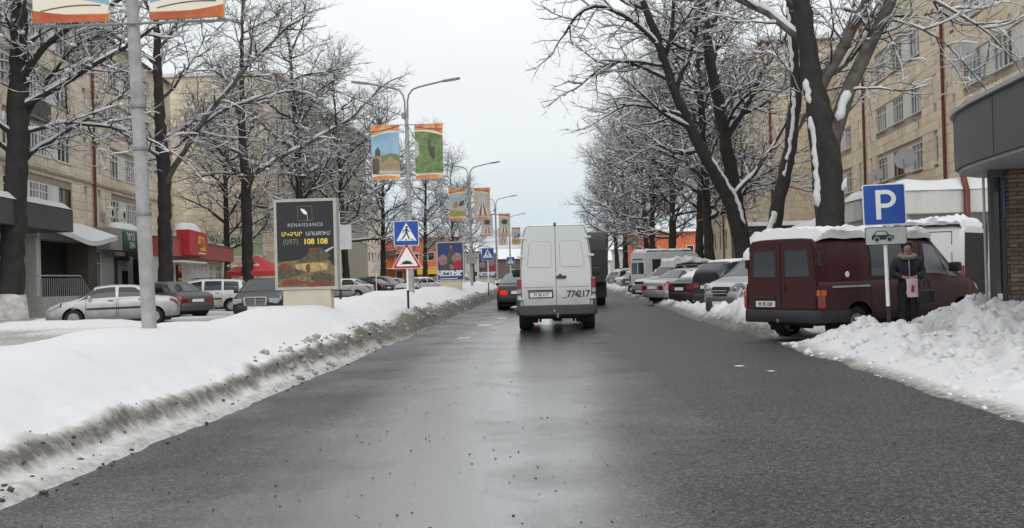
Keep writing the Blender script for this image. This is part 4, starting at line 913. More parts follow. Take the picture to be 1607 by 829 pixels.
# left block three
l3 = empty('apartment_block', (-29, 152, 0), R(90+2), 'far tan block with dark windows right of the billboard', 'building'); w3 = [(float(x), float(x)+1.8, z, z+1.5) for x in np.arange(2, 44, 4.2) for z in (4.2, 7.3, 10.4)]
backing(l3, 0, 46, 0, 14, w3, .09, .3, .3, 'tuff_grey')
for q in w3: MB().span(q[0], q[1], .14, .22, q[2], q[3]).build('window_pane', 'pane_dark', l3)
MB().span(0, 46, .3, 12, 0, 13.9).build('building_mass', 'tuff_grey', l3); MB().span(-.4, 46.4, -.4, 12, 14, 14.35).build('roof', 'snow_plain', l3)
MB().span(.05, .3, .28, 11.9, .3, 13.8).build('gable', 'tuff_grey', l3)
# ---------------- orange houses and far roofs
def house(loc, w, d, h, m, label, rz=0., roofh=2.0, cols=4, rows=2):
    e = empty('house', loc, rz, label, 'house'); MB().span(0, w, 0, d, 0, h).build('wall', m, e)
    r = MB().add([(-.5, -.6, h), (w+.5, -.6, h), (w+.5, d+.6, h), (-.5, d+.6, h), (-.5, d/2, h+roofh), (w+.5, d/2, h+roofh)], [(0, 3, 2, 1), (0, 1, 5, 4), (2, 3, 4, 5), (0, 4, 3), (1, 2, 5)]).build('roof', 'snow_plain', e)
    MB().span(-.52, w+.52, -.68, -.55, h-.2, h-.004).build('eaves', 'roof_tin', r)
    for c in range(cols):
        for q in range(rows):
            x = w*(c+.5)/cols; z = 1.2+q*3.1; f = MB().span(x-.65, x+.65, -.06, .02, z, z+1.5).build('window', 'white_frame', e); MB().span(x-.55, x+.55, -.075, -.055, z+.1, z+1.4).build('pane', 'pane_dark', f)
    return e
h1 = house((-34.5, 196, 0), 17, 10, 8.4, 'orange_wall', 'orange rendered house with a snowy roof behind the speed bump sign', 0, 2.2, 6)
MB().span(2, 6.5, -1.4, -.02, 5.2, 6.3).build('balcony', 'roof_tin', h1); MB().span(-1, 18, -2.5, -.1, 3.0, 3.15).build('awning', 'snow_plain', h1); MB().span(10.5, 17, -2.6, -2.5, 1.9, 2.9).build('yellow_awning', 'yellow_sign', h1)
h2 = house((13.2, 196, 0), 12, 12, 8.2, 'orange_wall', 'orange house with white snow roof behind the right hand trees', 0, 1.8, 4)
for x in (4.6, 7.4): MB().span(x, x+.35, -.25, -.01, .2, 8.1).build('pilaster', 'orange_wall', h2)
for k, (x, y, w, h, m, lab) in enumerate(((-17, 262, 14, 5.2, 'roof_tin', 'low dark house with snowy roof far behind the blue poster'), (-34, 300, 15, 8, 'far_wall', 'far grey house with snow roof left of the posters'), (-4, 330, 16, 6.0, 'far_wall', 'far grey house at the end of the street'),
        (15, 300, 16, 7.5, 'far_wall', 'far pale house behind the right hand tree row'), (34, 250, 18, 9, 'far_wall', 'far grey house behind the second tan block'), (4, 262, 9, 4.2, 'render_white', 'small white house far ahead beside the truck'))):
    house((x, y, 0), w, 9, h, m, lab, 0, 2.4, 3, 1)
# wooded rise behind the town
xs = np.linspace(-420, 420, 90); ys = np.linspace(420, 700, 20); X, Y = np.meshgrid(xs, ys); Z = sst(420, 620, Y)*(14+22*fbm(X, Y, .012, 4, 77))-1
idx = np.arange(X.size).reshape(X.shape); F = np.stack([idx[:-1, :-1], idx[:-1, 1:], idx[1:, 1:], idx[1:, :-1]], -1).reshape(-1, 4)
mat('hill', (.26, .27, .29), .95, col2=(.50, .52, .55), vscale=.05)
o = link('hills', mesh_np('hills', np.stack([X, Y, Z], -1).reshape(-1, 3), F, 'hill', True)); o['kind'] = 'structure'
# ================================================================ vehicles
def paint(name, col, metal=.0, rough=.32, dirt=.35, coat=.4, grime=(.085, .078, .07)):
    """car paint with road grime rising from the sills"""
    m = bpy.data.materials.new(name); m.use_nodes = True; t = m.node_tree; b = t.nodes['Principled BSDF']; n = t.nodes.new; l = t.links.new
    co = n('ShaderNodeTexCoord'); sp = n('ShaderNodeSeparateXYZ'); l(co.outputs['Object'], sp.inputs[0])
    no = n('ShaderNodeTexNoise'); no.inputs['Scale'].default_value = 2.6; no.inputs['Detail'].default_value = 6; l(co.outputs['Object'], no.inputs['Vector'])
    h = n('ShaderNodeMapRange'); h.inputs[1].default_value = .3; h.inputs[2].default_value = 1.25; h.inputs[3].default_value = .85; h.inputs[4].default_value = 0; l(sp.outputs['Z'], h.inputs[0])
    a = n('ShaderNodeMath'); a.operation = 'MULTIPLY'; l(h.outputs[0], a.inputs[0]); l(no.outputs['Fac'], a.inputs[1])
    q = n('ShaderNodeMath'); q.operation = 'MULTIPLY'; q.use_clamp = True; l(a.outputs[0], q.inputs[0]); q.inputs[1].default_value = dirt*2.6
    mx = n('ShaderNodeMix'); mx.data_type = 'RGBA'; l(q.outputs[0], mx.inputs[0]); mx.inputs[6].default_value = tuple(col)+(1,); mx.inputs[7].default_value = tuple(grime)+(1,); l(mx.outputs[2], b.inputs['Base Color'])
    r = n('ShaderNodeMapRange'); r.inputs[3].default_value = rough; r.inputs[4].default_value = .8; l(q.outputs[0], r.inputs[0]); l(r.outputs[0], b.inputs['Roughness'])
    b.inputs['Metallic'].default_value = metal; b.inputs['Coat Weight'].default_value = coat; b.inputs['Specular IOR Level'].default_value = .3+.5*coat; b.inputs['Coat Roughness'].default_value = .15
    M[name] = m; return name
paint('paint_white', (.57, .58, .58), dirt=.6); paint('paint_maroon', (.046, .006, .0075), dirt=.45, rough=.5, coat=.0, grime=(.045, .038, .034)); paint('paint_silver', (.42, .43, .44), .55, .35, .4)
paint('paint_grey', (.065, .067, .07), .3, .38, .3, .2); paint('paint_black', (.006, .006, .007), .0, .3, .16, .1); paint('paint_teal', (.05, .13, .16), .2, .35, .4)
paint('paint_navy', (.008, .009, .022), .1, .3, .2); paint('paint_pale', (.40, .41, .40), .3, .35, .4); paint('paint_truck', (.018, .02, .019), 0, .7, .5)
glassmat('car_glass', (.012, .014, .016), .06); mat('glass_misted', (.16, .18, .19), .35, var=.3, vscale=3)
mat('rubber', (.012, .012, .012), .85, var=.4, vscale=6); mat('plastic_dark', (.022, .022, .023), .7, var=.3, vscale=3); mat('plastic_grey', (.055, .056, .057), .65, var=.3, vscale=2)
mat('alloy', (.42, .42, .42), .35, metal=.7, var=.5, vscale=7); mat('chrome', (.6, .6, .6), .15, metal=1.); mat('tail_red', (.20, .008, .008), .18, spec=.6, coat=.5); mat('tail_red_lit', (.5, .012, .01), .25, emit=(1, .03, .02, .25))
mat('amber', (.42, .11, .01), .25); mat('lamp_clear', (.30, .31, .32), .12, spec=.8, coat=.6, var=.35, vscale=9); mat('plate', (.66, .66, .63), .5, var=.1, vscale=8); mat('plate_text', (.03, .03, .035), .6)
mat('door_gap', (.010, .010, .010), .8); mat('press_shadow', (.26, .26, .255), .6, var=.3, vscale=5); mat('seam', (.06, .06, .06), .8)  # press_shadow: grey that paints the shade along the van door pressings
VV = [0, 1, 2, 2.5, 3, 3.5, 4, 4.5, 5, 5.5, 6, 6.5, 7, 7.5, 8, 8.5, 9, 9.5, 10, 10.5, 11, 11.5, 12]
class Hull:
    def __init__(s, st, L):
        s.A = np.array(st, float); s.L = L; s.cp = {}; s.cs = {}
    def par(s, y):
        y = round(y, 4)
        if y not in s.cp: s.cp[y] = s.par_(y)
        return s.cp[y]
    def par_(s, y):
        A = s.A; ys = [min(max(y+d, 0), s.L) for d in (-.05, 0, .05)]
        return [sum(np.interp(q, A[:, 0], A[:, k])*w for q, w in zip(ys, (.25, .5, .25))) for k in range(1, 6)]
    def sec(s, y):
        y = round(y, 4)
        if y not in s.cs: s.cs[y] = s.sec_(y)
        return s.cs[y]
    def sec_(s, y):
        zl, zb, zt, w, wt = s.par(y); h = max(zt-zb, .002); k = min(1, h/.3)
        m = (.92*w+wt)/2+.035*k
        return [(0, zl), (.82*w, zl), (.95*w, zl+.05), (w, zl+.18*min(1, (zb-zl)/.5)), (w, zl+.52*(zb-zl)), (.985*w, zb-.14*min(1, (zb-zl)/.5)), (.955*w, zb-.035), (.92*w, zb), (m, zb+.5*h), (wt, zt-.085*k*min(1, h/.15)), (wt-.06*k, zt-.028*k), (wt*.6, zt-.004), (0, zt)]
    def S(s, y, v, side=1):
        q = s.sec(y); i = min(int(v), 11); f = v-i; a, b = q[i], q[i+1]
        return Vector((side*(a[0]+(b[0]-a[0])*f), y-s.L/2, a[1]+(b[1]-a[1])*f))
    def nrm(s, y, v, side):
        e = .03; a = s.S(min(y+e, s.L), v, side)-s.S(max(y-e, 0), v, side); b = s.S(y, min(v+.2, 12), side)-s.S(y, max(v-.2, 0), side)
        n = a.cross(b) if side > 0 else b.cross(a)
        n = -n if False else n
        c = s.S(y, v, side); ctr = Vector((0, c.y, (s.par(y)[0]+s.par(y)[2])/2))
        if n.dot(c-ctr) < 0: n = -n
        return n.normalized() if n.length > 1e-9 else Vector((side, 0, 0))
    def body(s, arches, dy=.06):
        ys = sorted({round(float(v), 3) for v in np.arange(0, s.L+.001, dy)} | {s.L}); n = len(VV); rows = []
        for y in ys:
            q = s.sec(y); pts = []
            for v in VV:
                i = min(int(v), 11); f = v-i; pts.append((q[i][0]+(q[i+1][0]-q[i][0])*f, q[i][1]+(q[i+1][1]-q[i][1])*f))
            ring = [(x, z) for x, z in pts]+[(-x, z) for x, z in pts[-2:0:-1]]
            rows.append([(x, y-s.L/2, z) for x, z in ring])
        k = len(rows[0]); V = [p for r in rows for p in r]; F = []
        inside = [False]*len(V); V2 = list(V)
        for i, p in enumerate(V):
            if abs(p[0]) < .45*max(1e-3, s.A[:, 4].max()): continue
            for yw, zw, ra in arches:
                dy_, dz_ = p[1]-(yw-s.L/2), p[2]-zw; d = math.hypot(dy_, dz_)
                if d < ra: 
                    inside[i] = True; d = max(d, .02); V2[i] = (p[0], yw-s.L/2+dy_/d*ra, zw+dz_/d*ra)
        for r in range(len(rows)-1):
            for c in range(k):
                f = (r*k+c, r*k+(c+1) % k, (r+1)*k+(c+1) % k, (r+1)*k+c)
                if not all(inside[i] for i in f): F.append(f)
        F += [tuple(range(k))[::-1], tuple((len(rows)-1)*k+c for c in range(k))]
        m = MB(); m.v = V2; m.f = F; return m
    def patch(s, quad, side, off=.006, nu=7, nv=4, thick=False):
        """quad: (y,v) corners a,b,c,d going round"""
        (a, b, c, d) = quad; P = []
        for i in range(nu+1):
            u = i/nu; row = []
            for j in range(nv+1):
                t = j/nv; y = (a[0]*(1-u)+b[0]*u)*(1-t)+(d[0]*(1-u)+c[0]*u)*t; v = (a[1]*(1-u)+b[1]*u)*(1-t)+(d[1]*(1-u)+c[1]*u)*t
                row.append(s.S(y, v, side)+s.nrm(y, v, side)*off)
            P.append(row)
        return MB().grid(P)
    def across(s, y0, y1, v0, off=.006, n=7, v1=None):
        """full width sheet (windscreen, rear glass, snow) from y0 to y1, sides down to section v0 (v1 at y1)"""
        v1 = v0 if v1 is None else v1; P = []
        for i in range(n+1):
            u = i/n; y = y0+(y1-y0)*u; vv = v0+(v1-v0)*u; row = []
            for j in range(-11, 12):
                v = 12-(12-vv)*abs(j)/11; sd = 1 if j >= 0 else -1; o = off(y, v) if callable(off) else off
                nn = s.nrm(y, min(v, 11.8), sd)
                if j == 0: nn = Vector((0, nn.y, nn.z)).normalized()
                row.append(s.S(y, v, sd)+nn*o)
            P.append(row)
        return MB().grid(P)
WH = {}
def wheel_meshes(r, w, style):
    k = (r, w, style)
    if k in WH: return WH[k]
    t = MB().lathe([(r*.62, -w/2), (r*.9, -w/2), (r*.985, -w/2+.025), (r, -w/4), (r, w/4), (r*.985, w/2-.025), (r*.9, w/2), (r*.62, w/2)], 28, 'x', caps=False).mesh('tyre', 'rubber', 40)
    m = MB(); m.lathe([(r*.64, w/2-.03), (r*.60, w/2-.01), (r*.56, w/2-.05), (r*.5, w/2-.085), (.001, w/2-.09)], 24, 'x')
    ns = {'cap': 7, 'alloy': 9, 'steel': 0}[style]
    for i in range(ns):
        a = 2*math.pi*i/ns; d = .34*r; cy, cz = math.cos(a)*d, math.sin(a)*d; sw = r*(.17 if style == 'cap' else .085)
        u = Vector((0, math.cos(a), math.sin(a))); p = Vector((0, -math.sin(a), math.cos(a))); x = w/2-.02
        q = [u*r*.08-p*sw*.7, u*r*.60-p*sw, u*r*.60+p*sw, u*r*.08+p*sw*.7]
        m.add([(x, v.y, v.z) for v in q]+[(x-.05, v.y, v.z) for v in q], [(0, 1, 2, 3), (0, 4, 5, 1), (1, 5, 6, 2), (2, 6, 7, 3), (3, 7, 4, 0)])
    m.lathe([(r*.17, w/2-.06), (r*.16, w/2-.005), (.001, w/2)], 12, 'x')
    rim = m.mesh('rim', 'alloy' if style != 'steel' else 'plastic_grey', 30)
    WH[k] = (t, rim); return WH[k]
def put_wheels(e, H, arches, track, r, w=.2, style='cap'):
    for yw, zw, ra in arches:
        for sd in (1, -1):
            t, rim = wheel_meshes(r, w, style); o = link('wheel', t, e, (sd*track, yw-H.L/2, r), 0 if sd > 0 else math.pi); link('rim', rim, o)
            well = MB(); n = 20
            P = [[(sd*(track+.07), yw-H.L/2+ra*math.cos(a), zw+ra*math.sin(a)), (sd*(track-.32), yw-H.L/2+ra*math.cos(a), zw+ra*math.sin(a))] for a in (math.pi*(-.12+1.24*k/n) for k in range(n+1))]
            well.grid(P); well.build('wheel_arch', 'door_gap', e, True)
def ubar(path, z0, z1, th, bev=.02):
    """bumper: wrap-around bar, path in plan (outer), th inward"""
    n = len(path); ins = []
    for i, p in enumerate(path):
        a = Vector(path[max(i-1, 0)]); b = Vector(path[min(i+1, n-1)]); d = (b-a).normalized(); ins.append((p[0]-d.y*th, p[1]+d.x*th))
    m = MB(); P = []
    for (x, y), (xi, yi) in zip(path, ins):
        mx, my = x+(xi-x)*.25, y+(yi-y)*.25
        P.append([(xi, yi, z0), (mx, my, z0), (x, y, z0+bev), (x, y, z1-bev), (mx, my, z1), (xi, yi, z1)])
    m.grid(P, True); return m
def finish(e, H, body_mat, arches, tr, r, wstyle, ww=.2, dy=.06):
    b = H.body(arches, dy).build('body', body_mat, e, 38)
    zl = H.par(H.L/2)[0]; MB().span(-.62, .62, -H.L/2+.25, H.L/2-.35, zl-.05, zl+.25).build('underbody', 'door_gap', e)
    put_wheels(e, H, arches, tr, r, ww, wstyle); return b
def plate(e, x, y, z, front=False, txt='', w=.52, h=.115):
    o = MB().box((0, 0, 0), (w, .012, h), 0, .004).build('licence_plate', 'plate', e, False, (x, y, z), math.pi if front else 0)
    if txt: link('plate_lettering', text_mesh('plate_lettering', txt, h*.82, 'plate_text', .003, bold=.002), o, (0, -.009, 0))
    return o
def doors(H, e, side, segs, pm, vlow=2.6, vtop=6.9, handle='plastic_dark'):
    """door skins with a dark shut line under their edge, each with a handle"""
    for (y0, y1, hy) in segs:
        H.patch([(y0-.008, vlow-.05), (y1+.008, vlow-.05), (y1+.008, vtop+.03), (y0-.008, vtop+.03)], side, .003, 8, 8).build('door_gap', 'door_gap', e, True)
        d = H.patch([(y0+.006, vlow), (y1-.006, vlow), (y1-.006, vtop), (y0+.006, vtop)], side, .006, 8, 8).build('door', pm, e, True)
        if hy is not None:
            p = H.S(hy, 6.0, side); MB().box((p.x+side*.012, p.y, p.z-.02), (.035, .19, .035), 0, .01).build('handle', handle, d)
def mirror(H, e, y, v, side, m, s=1.):
    p = H.S(y, v, side); MB().box((p.x+side*.13*s, p.y, p.z+.06*s), (.16*s, .1*s, .13*s), 0, .035*s).build('mirror', m, e, 40)
def roof_snow(H, e, y0, y1, v0, h, seed, name='snow_cover'):
    def off(y, v):
        ed = min(1, (y-y0)/.12, (y1-y)/.12, (v-v0)/.6+.25); n = float(fbm(np.array(y*1.0), np.array(v*.9), 2.9, 4, seed, .62)); return .004+h*max(0, ed)**.5*(.15+1.6*n)
    return H.across(y0, y1, v0, off, 34).build(name, 'snow_plain', e, True)
def car(name, label, loc, heading, pm, kind='sedan', scale=1., group='parked cars', wstyle='cap', **K):
    """kind selects the station table"""
    T = {
     'sedan': (4.28, [(0, .36, .74, .78, .72, .60), (.06, .30, .88, .91, .80, .68), (.30, .25, .945, .985, .845, .72), (.66, .23, .955, 1.01, .855, .72), (1.20, .21, .955, 1.36, .86, .60), (1.5, .20, .945, 1.415, .86, .585), (2.2, .20, .93, 1.43, .86, .59), (2.72, .20, .915, 1.37, .86, .60), (3.32, .20, .90, .945, .86, .75), (3.9, .22, .80, .84, .83, .68), (4.18, .25, .69, .72, .74, .6), (4.28, .32, .58, .60, .62, .5)], .78, 3.40, .305),
     'wagon': (4.35, [(0, .36, .80, 1.0, .74, .62), (.05, .30, .93, 1.10, .81, .66), (.30, .26, .97, 1.44, .86, .63), (.55, .24, .98, 1.52, .87, .62), (1.4, .22, .97, 1.57, .87, .62), (2.2, .21, .96, 1.57, .87, .62), (2.85, .21, .94, 1.48, .87, .62), (3.45, .21, .93, .98, .87, .75), (3.95, .23, .82, .86, .84, .68), (4.25, .26, .70, .73, .75, .6), (4.35, .33, .58, .60, .64, .5)], .80, 3.45, .31),
     'hatch': (4.1, [(0, .36, .84, .88, .70, .58), (.05, .30, .90, .95, .79, .66), (.30, .26, .95, 1.0, .835, .68), (.95, .22, .94, 1.36, .84, .60), (1.3, .21, .93, 1.41, .84, .58), (2.1, .20, .92, 1.42, .84, .585), (2.6, .20, .91, 1.36, .84, .60), (3.2, .20, .89, .935, .84, .73), (3.75, .22, .80, .84, .81, .68), (4.0, .25, .70, .73, .73, .6), (4.1, .32, .58, .60, .62, .5)], .75, 3.25, .295),
     'suv': (4.4, [(0, .45, .95, 1.30, .78, .66), (.05, .42, 1.05, 1.42, .84, .68), (.30, .38, 1.09, 1.66, .885, .68), (.7, .36, 1.09, 1.72, .89, .68), (1.6, .36, 1.08, 1.75, .89, .68), (2.5, .36, 1.06, 1.72, .89, .67), (2.75, .36, 1.06, 1.64, .89, .67), (3.25, .36, 1.05, 1.09, .89, .76), (4.0, .38, .98, 1.02, .87, .72), (4.3, .40, .86, .89, .80, .66), (4.4, .46, .70, .72, .70, .6)], .85, 3.45, .35)}
    L_, st, yr, yf, r = T[kind]; H = Hull([(a, b, c, d, w, wt) for a, b, c, d, w, wt in st], L_)
    e = empty(name, loc, math.atan2(-heading[0], heading[1]), label, 'car', group); e.scale = (scale,)*3
    arches = [(yr, r, r+.065), (yf, r, r+.065)]; finish(e, H, pm, arches, .735 if kind != 'suv' else .77, r, wstyle)
    v0, v1 = 7.25, 8.95
    ys = {'sedan': ((1.02, 1.95, 1.40, 1.93), (2.03, 3.12, 2.05, 2.66), (.70, 1.19), (3.26, 2.74)), 'wagon': ((1.25, 2.05, 1.25, 2.03), (2.15, 3.25, 2.17, 2.78), (.06, .33), (3.40, 2.88)), 'hatch': ((.95, 1.85, 1.15, 1.83), (1.93, 3.0, 1.95, 2.55), (.34, .94), (3.14, 2.62)), 'suv': ((1.3, 2.05, 1.3, 2.03), (2.15, 3.1, 2.17, 2.70), (.05, .32), (3.2, 2.77))}[kind]
    gl = K.get('glass', 'car_glass')
    for sd in (1, -1):
        doors(H, e, sd, ((ys[0][0]-.02, ys[0][1], ys[0][0]+.18), (ys[1][0]-.02, ys[1][1]-.12, ys[1][0]+.16)), pm)
        H.patch([(ys[0][0], v0), (ys[0][1], v0), (ys[0][3], v1), (ys[0][2], v1)], sd, .008, 6, 5).build('side_window', gl, e, True)
        H.patch([(ys[1][0], v0), (ys[1][1], v0), (ys[1][3], v1), (ys[1][2], v1)], sd, .008, 6, 5).build('side_window', gl, e, True)
        if kind in ('wagon', 'suv'): H.patch([(.42, v0), (1.15, v0), (1.15, v1), (.5, v1)], sd, .008, 6, 5).build('side_window', gl, e, True)
        H.patch([(ys[1][1]-.02, 7.22), (ys[1][1]+.16, 7.2), (ys[1][3]+.10, 8.7), (ys[1][3]+.06, 8.75)], sd, .006, 4, 4).build('quarter_light', gl, e, True)
        if kind == 'hatch': H.patch([(.72, v0), (.88, v0), (1.05, v1-.2), (.98, v1-.4)], sd, .008, 4, 4).build('side_window', gl, e, True)
        H.patch([(yr+.42, 4.0), (yf-.42, 4.0), (yf-.42, 4.35), (yr+.42, 4.35)], sd, .014, 10, 1).build('rub_strip', 'plastic_dark', e, True)
        tl = 'tail_red_lit' if K.get('lit') else 'tail_red'
        H.patch([(.015, 5.15), (.26, 5.3), (.24, 6.7), (.03, 6.7)], sd, .012, 5, 4).build('tail_light', tl, e, True)
        z = H.par(.02)[1]; MB().span(sd*.40, sd*.70, -L_/2-.02, -L_/2+.03, z-.22, z-.04, .02).build('tail_light', tl, e)
        H.patch([(L_-.045, 5.0), (L_-.50, 5.25), (L_-.52, 6.95), (L_-.10, 6.9)], sd, .009, 5, 4).build('headlight_seal', 'plastic_dark', e, True)
        q = H.patch([(L_-.06, 5.15), (L_-.46, 5.4), (L_-.47, 6.85), (L_-.11, 6.75)], sd, .014, 5, 4).build('headlight', 'lamp_clear', e, True)
        MB().lathe([(.085, -.01), (.08, .012), (.001, .03)], 14, 'y', (sd*.55, L_/2-.09, .62 if kind != 'suv' else .82)).build('headlamp_lens', 'lamp_clear', q, True)
        mirror(H, e, ys[1][1]-.25, 7.1, sd, pm if kind != 'suv' else 'plastic_dark')
    H.across(ys[2][0], ys[2][1], 8.55, .008).build('rear_glass', K.get('rglass', gl), e, True)
    H.across(ys[3][0], ys[3][1], 8.55, .008).build('windscreen', gl, e, True)
    w0 = H.par(.05)[3]
    ubar([(-w0-.05, -L_/2+.42), (-w0-.045, -L_/2+.08), (-w0*.8, -L_/2-.035), (w0*.8, -L_/2-.035), (w0+.045, -L_/2+.08), (w0+.05, -L_/2+.42)], .30, .58, .07).build('rear_bumper', K.get('bumper', pm), e, 50)
    wf = H.par(L_-.06)[3]+.03
    ubar([(wf+.10, L_/2-.42), (wf+.05, L_/2-.12), (wf*.72, L_/2+.045), (-wf*.72, L_/2+.045), (-wf-.05, L_/2-.12), (-wf-.10, L_/2-.42)], .26, .52, .07).build('front_bumper', K.get('bumper', pm), e, 50)
    zb = H.par(.03)[1]; plate(e, 0, -L_/2-.045, zb-.18 if kind != 'sedan' else .68)
    plate(e, 0, L_/2+.055, .42, True)
    zg = .60 if kind != 'suv' else .84
    if K.get('grille') == 'upright':
        g = MB().prism([(-.36, .50), (.36, .50), (.40, .76), (.34, .80), (-.34, .80), (-.40, .76)], L_/2-.13, L_/2+.03, 'y').build('grille', 'chrome', e); MB().prism([(-.32, .53), (.32, .53), (.35, .74), (.31, .77), (-.31, .77), (-.35, .74)], L_/2+.025, L_/2+.036, 'y').build('grille_mesh', 'plastic_dark', g)
        for k in range(4): MB().span(-.33, .33, L_/2+.034, L_/2+.042, .56+k*.05, .57+k*.05).build('grille_bar', 'chrome', g)
        MB().span(-.012, .012, L_/2+.034, L_/2+.044, .53, .79).build('grille_bar', 'chrome', g)
        for sd in (1, -1): MB().span(sd*.44, sd*.76, L_/2-.14, L_/2-.0, .56, .74, .03).build('headlight', 'lamp_clear', e)
    else: MB().span(-.42, .42, L_/2-.07, L_/2-.0, zg-.07, zg+.06, .02).build('grille', 'plastic_dark', e)
    if K.get('rack'):
        for sd in (1, -1): MB().tube([(sd*.55, -L_/2+.5, 1.58), (sd*.56, -L_/2+.7, 1.625), (sd*.56, .3, 1.625), (sd*.56, .5, 1.575)], .018, 6).build('roof_rail', 'plastic_dark', e)
    if K.get('snow'): roof_snow(H, e, *K['snow'], 9.6, K.get('sh', .12), len(label))
    if K.get('hoodsnow'): roof_snow(H, e, *K['hoodsnow'], 9.4, .07, len(label)+3)
    if K.get('rsnow'): roof_snow(H, e, *K['rsnow'], 9.2, .03, len(label)+5)
    return e, H
def hd(a): return (math.sin(R(a)), math.cos(R(a)))      # heading in degrees clockwise from the street direction
# ---------------- the white van ahead (rear towards us)
def van_hull(L_, h, w, wt, nose=1.15, roof_end=1.25):
    return Hull([(0, .42, 1.12, h-.06, w-.02, wt-.03), (.04, .40, 1.12, h-.02, w-.005, wt-.005), (.3, .36, 1.12, h, w, wt), (L_-nose-.85, .34, 1.12, h, w, wt), (L_-nose-.55, .34, 1.12, h-.06, w, wt-.01), (L_-nose*.62, .34, 1.10, 1.17, w, wt-.02), (L_-.28, .36, .98, 1.02, w-.05, w-.2), (L_-.06, .40, .80, .83, w-.16, w-.32), (L_, .46, .66, .68, w-.26, w-.42)], L_)
def make_white_van():
    L_, h = 5.6, 2.62; H = van_hull(L_, h, .965, .775, 1.2); yr = -L_/2
    e = empty('cargo_van', (.02, 27.2+L_/2, 0), 0, 'tall dirty white cargo van driving ahead with twin rear doors', 'van')
    ar = [(1.05, .34, .41), (4.6, .34, .41)]; finish(e, H, 'paint_white', ar, .80, .34, 'steel', .3)
    def rp(poly, y, m, name, par=e, th=.012): return MB().prism(poly, yr-y-th, yr-y, 'y').build(name, m, par)
    def rr(x0, x1, z0, z1, c=.06, t0=0., t1=0.):      # rounded quad, t0/t1 pull in the top left/right corner
        a = [(x0+c, z0), (x1-c, z0), (x1, z0+c), (x1-t1, z1-c), (x1-t1-c, z1), (x0+t0+c, z1), (x0+t0, z1-c), (x0, z0+c)]; return a
    for sd in (-1, 1):
        a = [(.007, .64), (.80, .64), (.845, .9), (.845, 1.5), (.775, 2.30), (.70, 2.54), (.62, 2.565), (.007, 2.565)]
        gap = [(x-(.0 if x < .1 else -.014), z+(.012 if z > 2 else -.012)) for x, z in a]; gap[0] = (0, .63); gap[-1] = (0, 2.577)
        rp([(sd*x, z) for x, z in gap][::sd], 0, 'seam', 'door_gap', e, .006)
        d = rp([(sd*x, z) for x, z in a][::sd], .004, 'paint_white', 'rear_door', e, .016)
        # pressed window blank, painted shade line round it, and panel
        x0, x1 = (.10, .70); P = [(sd*x, z) for x, z in rr(x0, x1, 1.56, 2.20, .05, 0, .07)][::sd]; rp(P, .018, 'press_shadow', 'pressing_shade', d, .004)
        P = [(sd*x, z) for x, z in rr(x0+.008, x1-.01, 1.568, 2.192, .045, 0, .07)][::sd]; rp(P, .021, 'paint_white', 'pressed_panel', d, .006)
        rp([(sd*.06, 1.07), (sd*.78, 1.07), (sd*.78, 1.085), (sd*.06, 1.085)][::sd], .019, 'press_shadow', 'pressing_shade', d, .004)
        for z, xx in ((1.84, .86), (.80, .87), (2.28, .80)): MB().box((sd*xx, yr-.03, z), (.15, .045, .05), 0, .012).build('hinge', 'paint_white', d)
        tl = MB().box((sd*.905, yr+.005, 1.10), (.11, .10, .40), 0, .02).build('tail_light', 'tail_red', e); MB().box((sd*.905, yr-.05, .99), (.09, .012, .10)).build('reversing_lens', 'lamp_clear', tl)
        MB().box((sd*.93, yr+.03, .69), (.09, .16, .24), 0, .02).build('corner_guard', 'plastic_grey', e)
        MB().box((sd*.70, yr-.055, .50), (.16, .012, .05)).build('reflector', 'tail_red', e)
        mirror(H, e, 4.35, 7.6, sd, 'plastic_dark', 1.7)
        H.patch([(3.3, 7.3), (4.25, 7.3), (4.0, 8.6), (3.32, 8.6)], sd, .008).build('side_window', 'car_glass', e, True)
    MB().box((.13, yr-.04, 1.32), (.24, .05, .07), 0, .02).build('door_handle', 'plastic_grey', e); MB().box((.1, yr-.045, 1.37), (.07, .03, .05), 0, .01).build('lock', 'plastic_dark', e)
    MB().span(-.70, -.08, yr-.04, yr-.018, .985, 1.02).build('plate_lamp_bar', 'plastic_grey', e)
    b = MB().box((-.38, yr-.032, .895), (.60, .014, .15)).build('plate_holder', 'plastic_dark', e); plate(e, -.38, yr-.046, .895, False, '77 SS 217', .54, .115)
    link('painted_number', text_mesh('painted_number', '77', .225, 'plate_text', .003, bold=.005, spacing=.9), e, (.355, yr-.024, .895)); link('painted_number', text_mesh('painted_number', '217', .225, 'plate_text', .003, bold=.005, spacing=.9), e, (.66, yr-.024, .895)); MB().span(.16, .25, yr-.024, yr-.021, .80, .82).build('smudge', 'plate_text', e)
    MB().span(.455, .53, yr-.024, yr-.021, .85, .94).build('smudge', 'plastic_grey', e)
    ubar([(-.985, yr+.4), (-.985, yr+.05), (-.90, yr-.085), (.90, yr-.085), (.985, yr+.05), (.985, yr+.4)], .40, .635, .1).build('rear_bumper', 'plastic_grey', e, 50)
    MB().tube([(.02, yr+.3, .33), (.02, yr-.12, .36), (.02, yr-.14, .43)], .03, 8).box((-.06, yr-.1, .5), (.05, .04, .05)).build('tow_hitch', 'metal_grey', e)
    MB().lathe([(.001, -.16), (.12, -.1), (.13, .1), (.001, .16)], 12, 'x', (0, yr+1.05, .33)).tube([(-.75, yr+1.05, .33), (.75, yr+1.05, .33)], .06, 8).build('rear_axle', 'plastic_dark', e)
    for sd in (-1, 1): MB().span(sd*.42-.03, sd*.42+.03, yr+.9, yr+1.0, .2, .45).build('spring_hanger', 'plastic_dark', e)
    H.across(L_-.76, L_-1.72, 8.6, .008).build('windscreen', 'car_glass', e, True)
    MB().tube([(0, yr-.01, h-.05), (0, yr+.06, h+.015)], .03, 6).build('top_lamp', 'plastic_dark', e)
make_white_van()
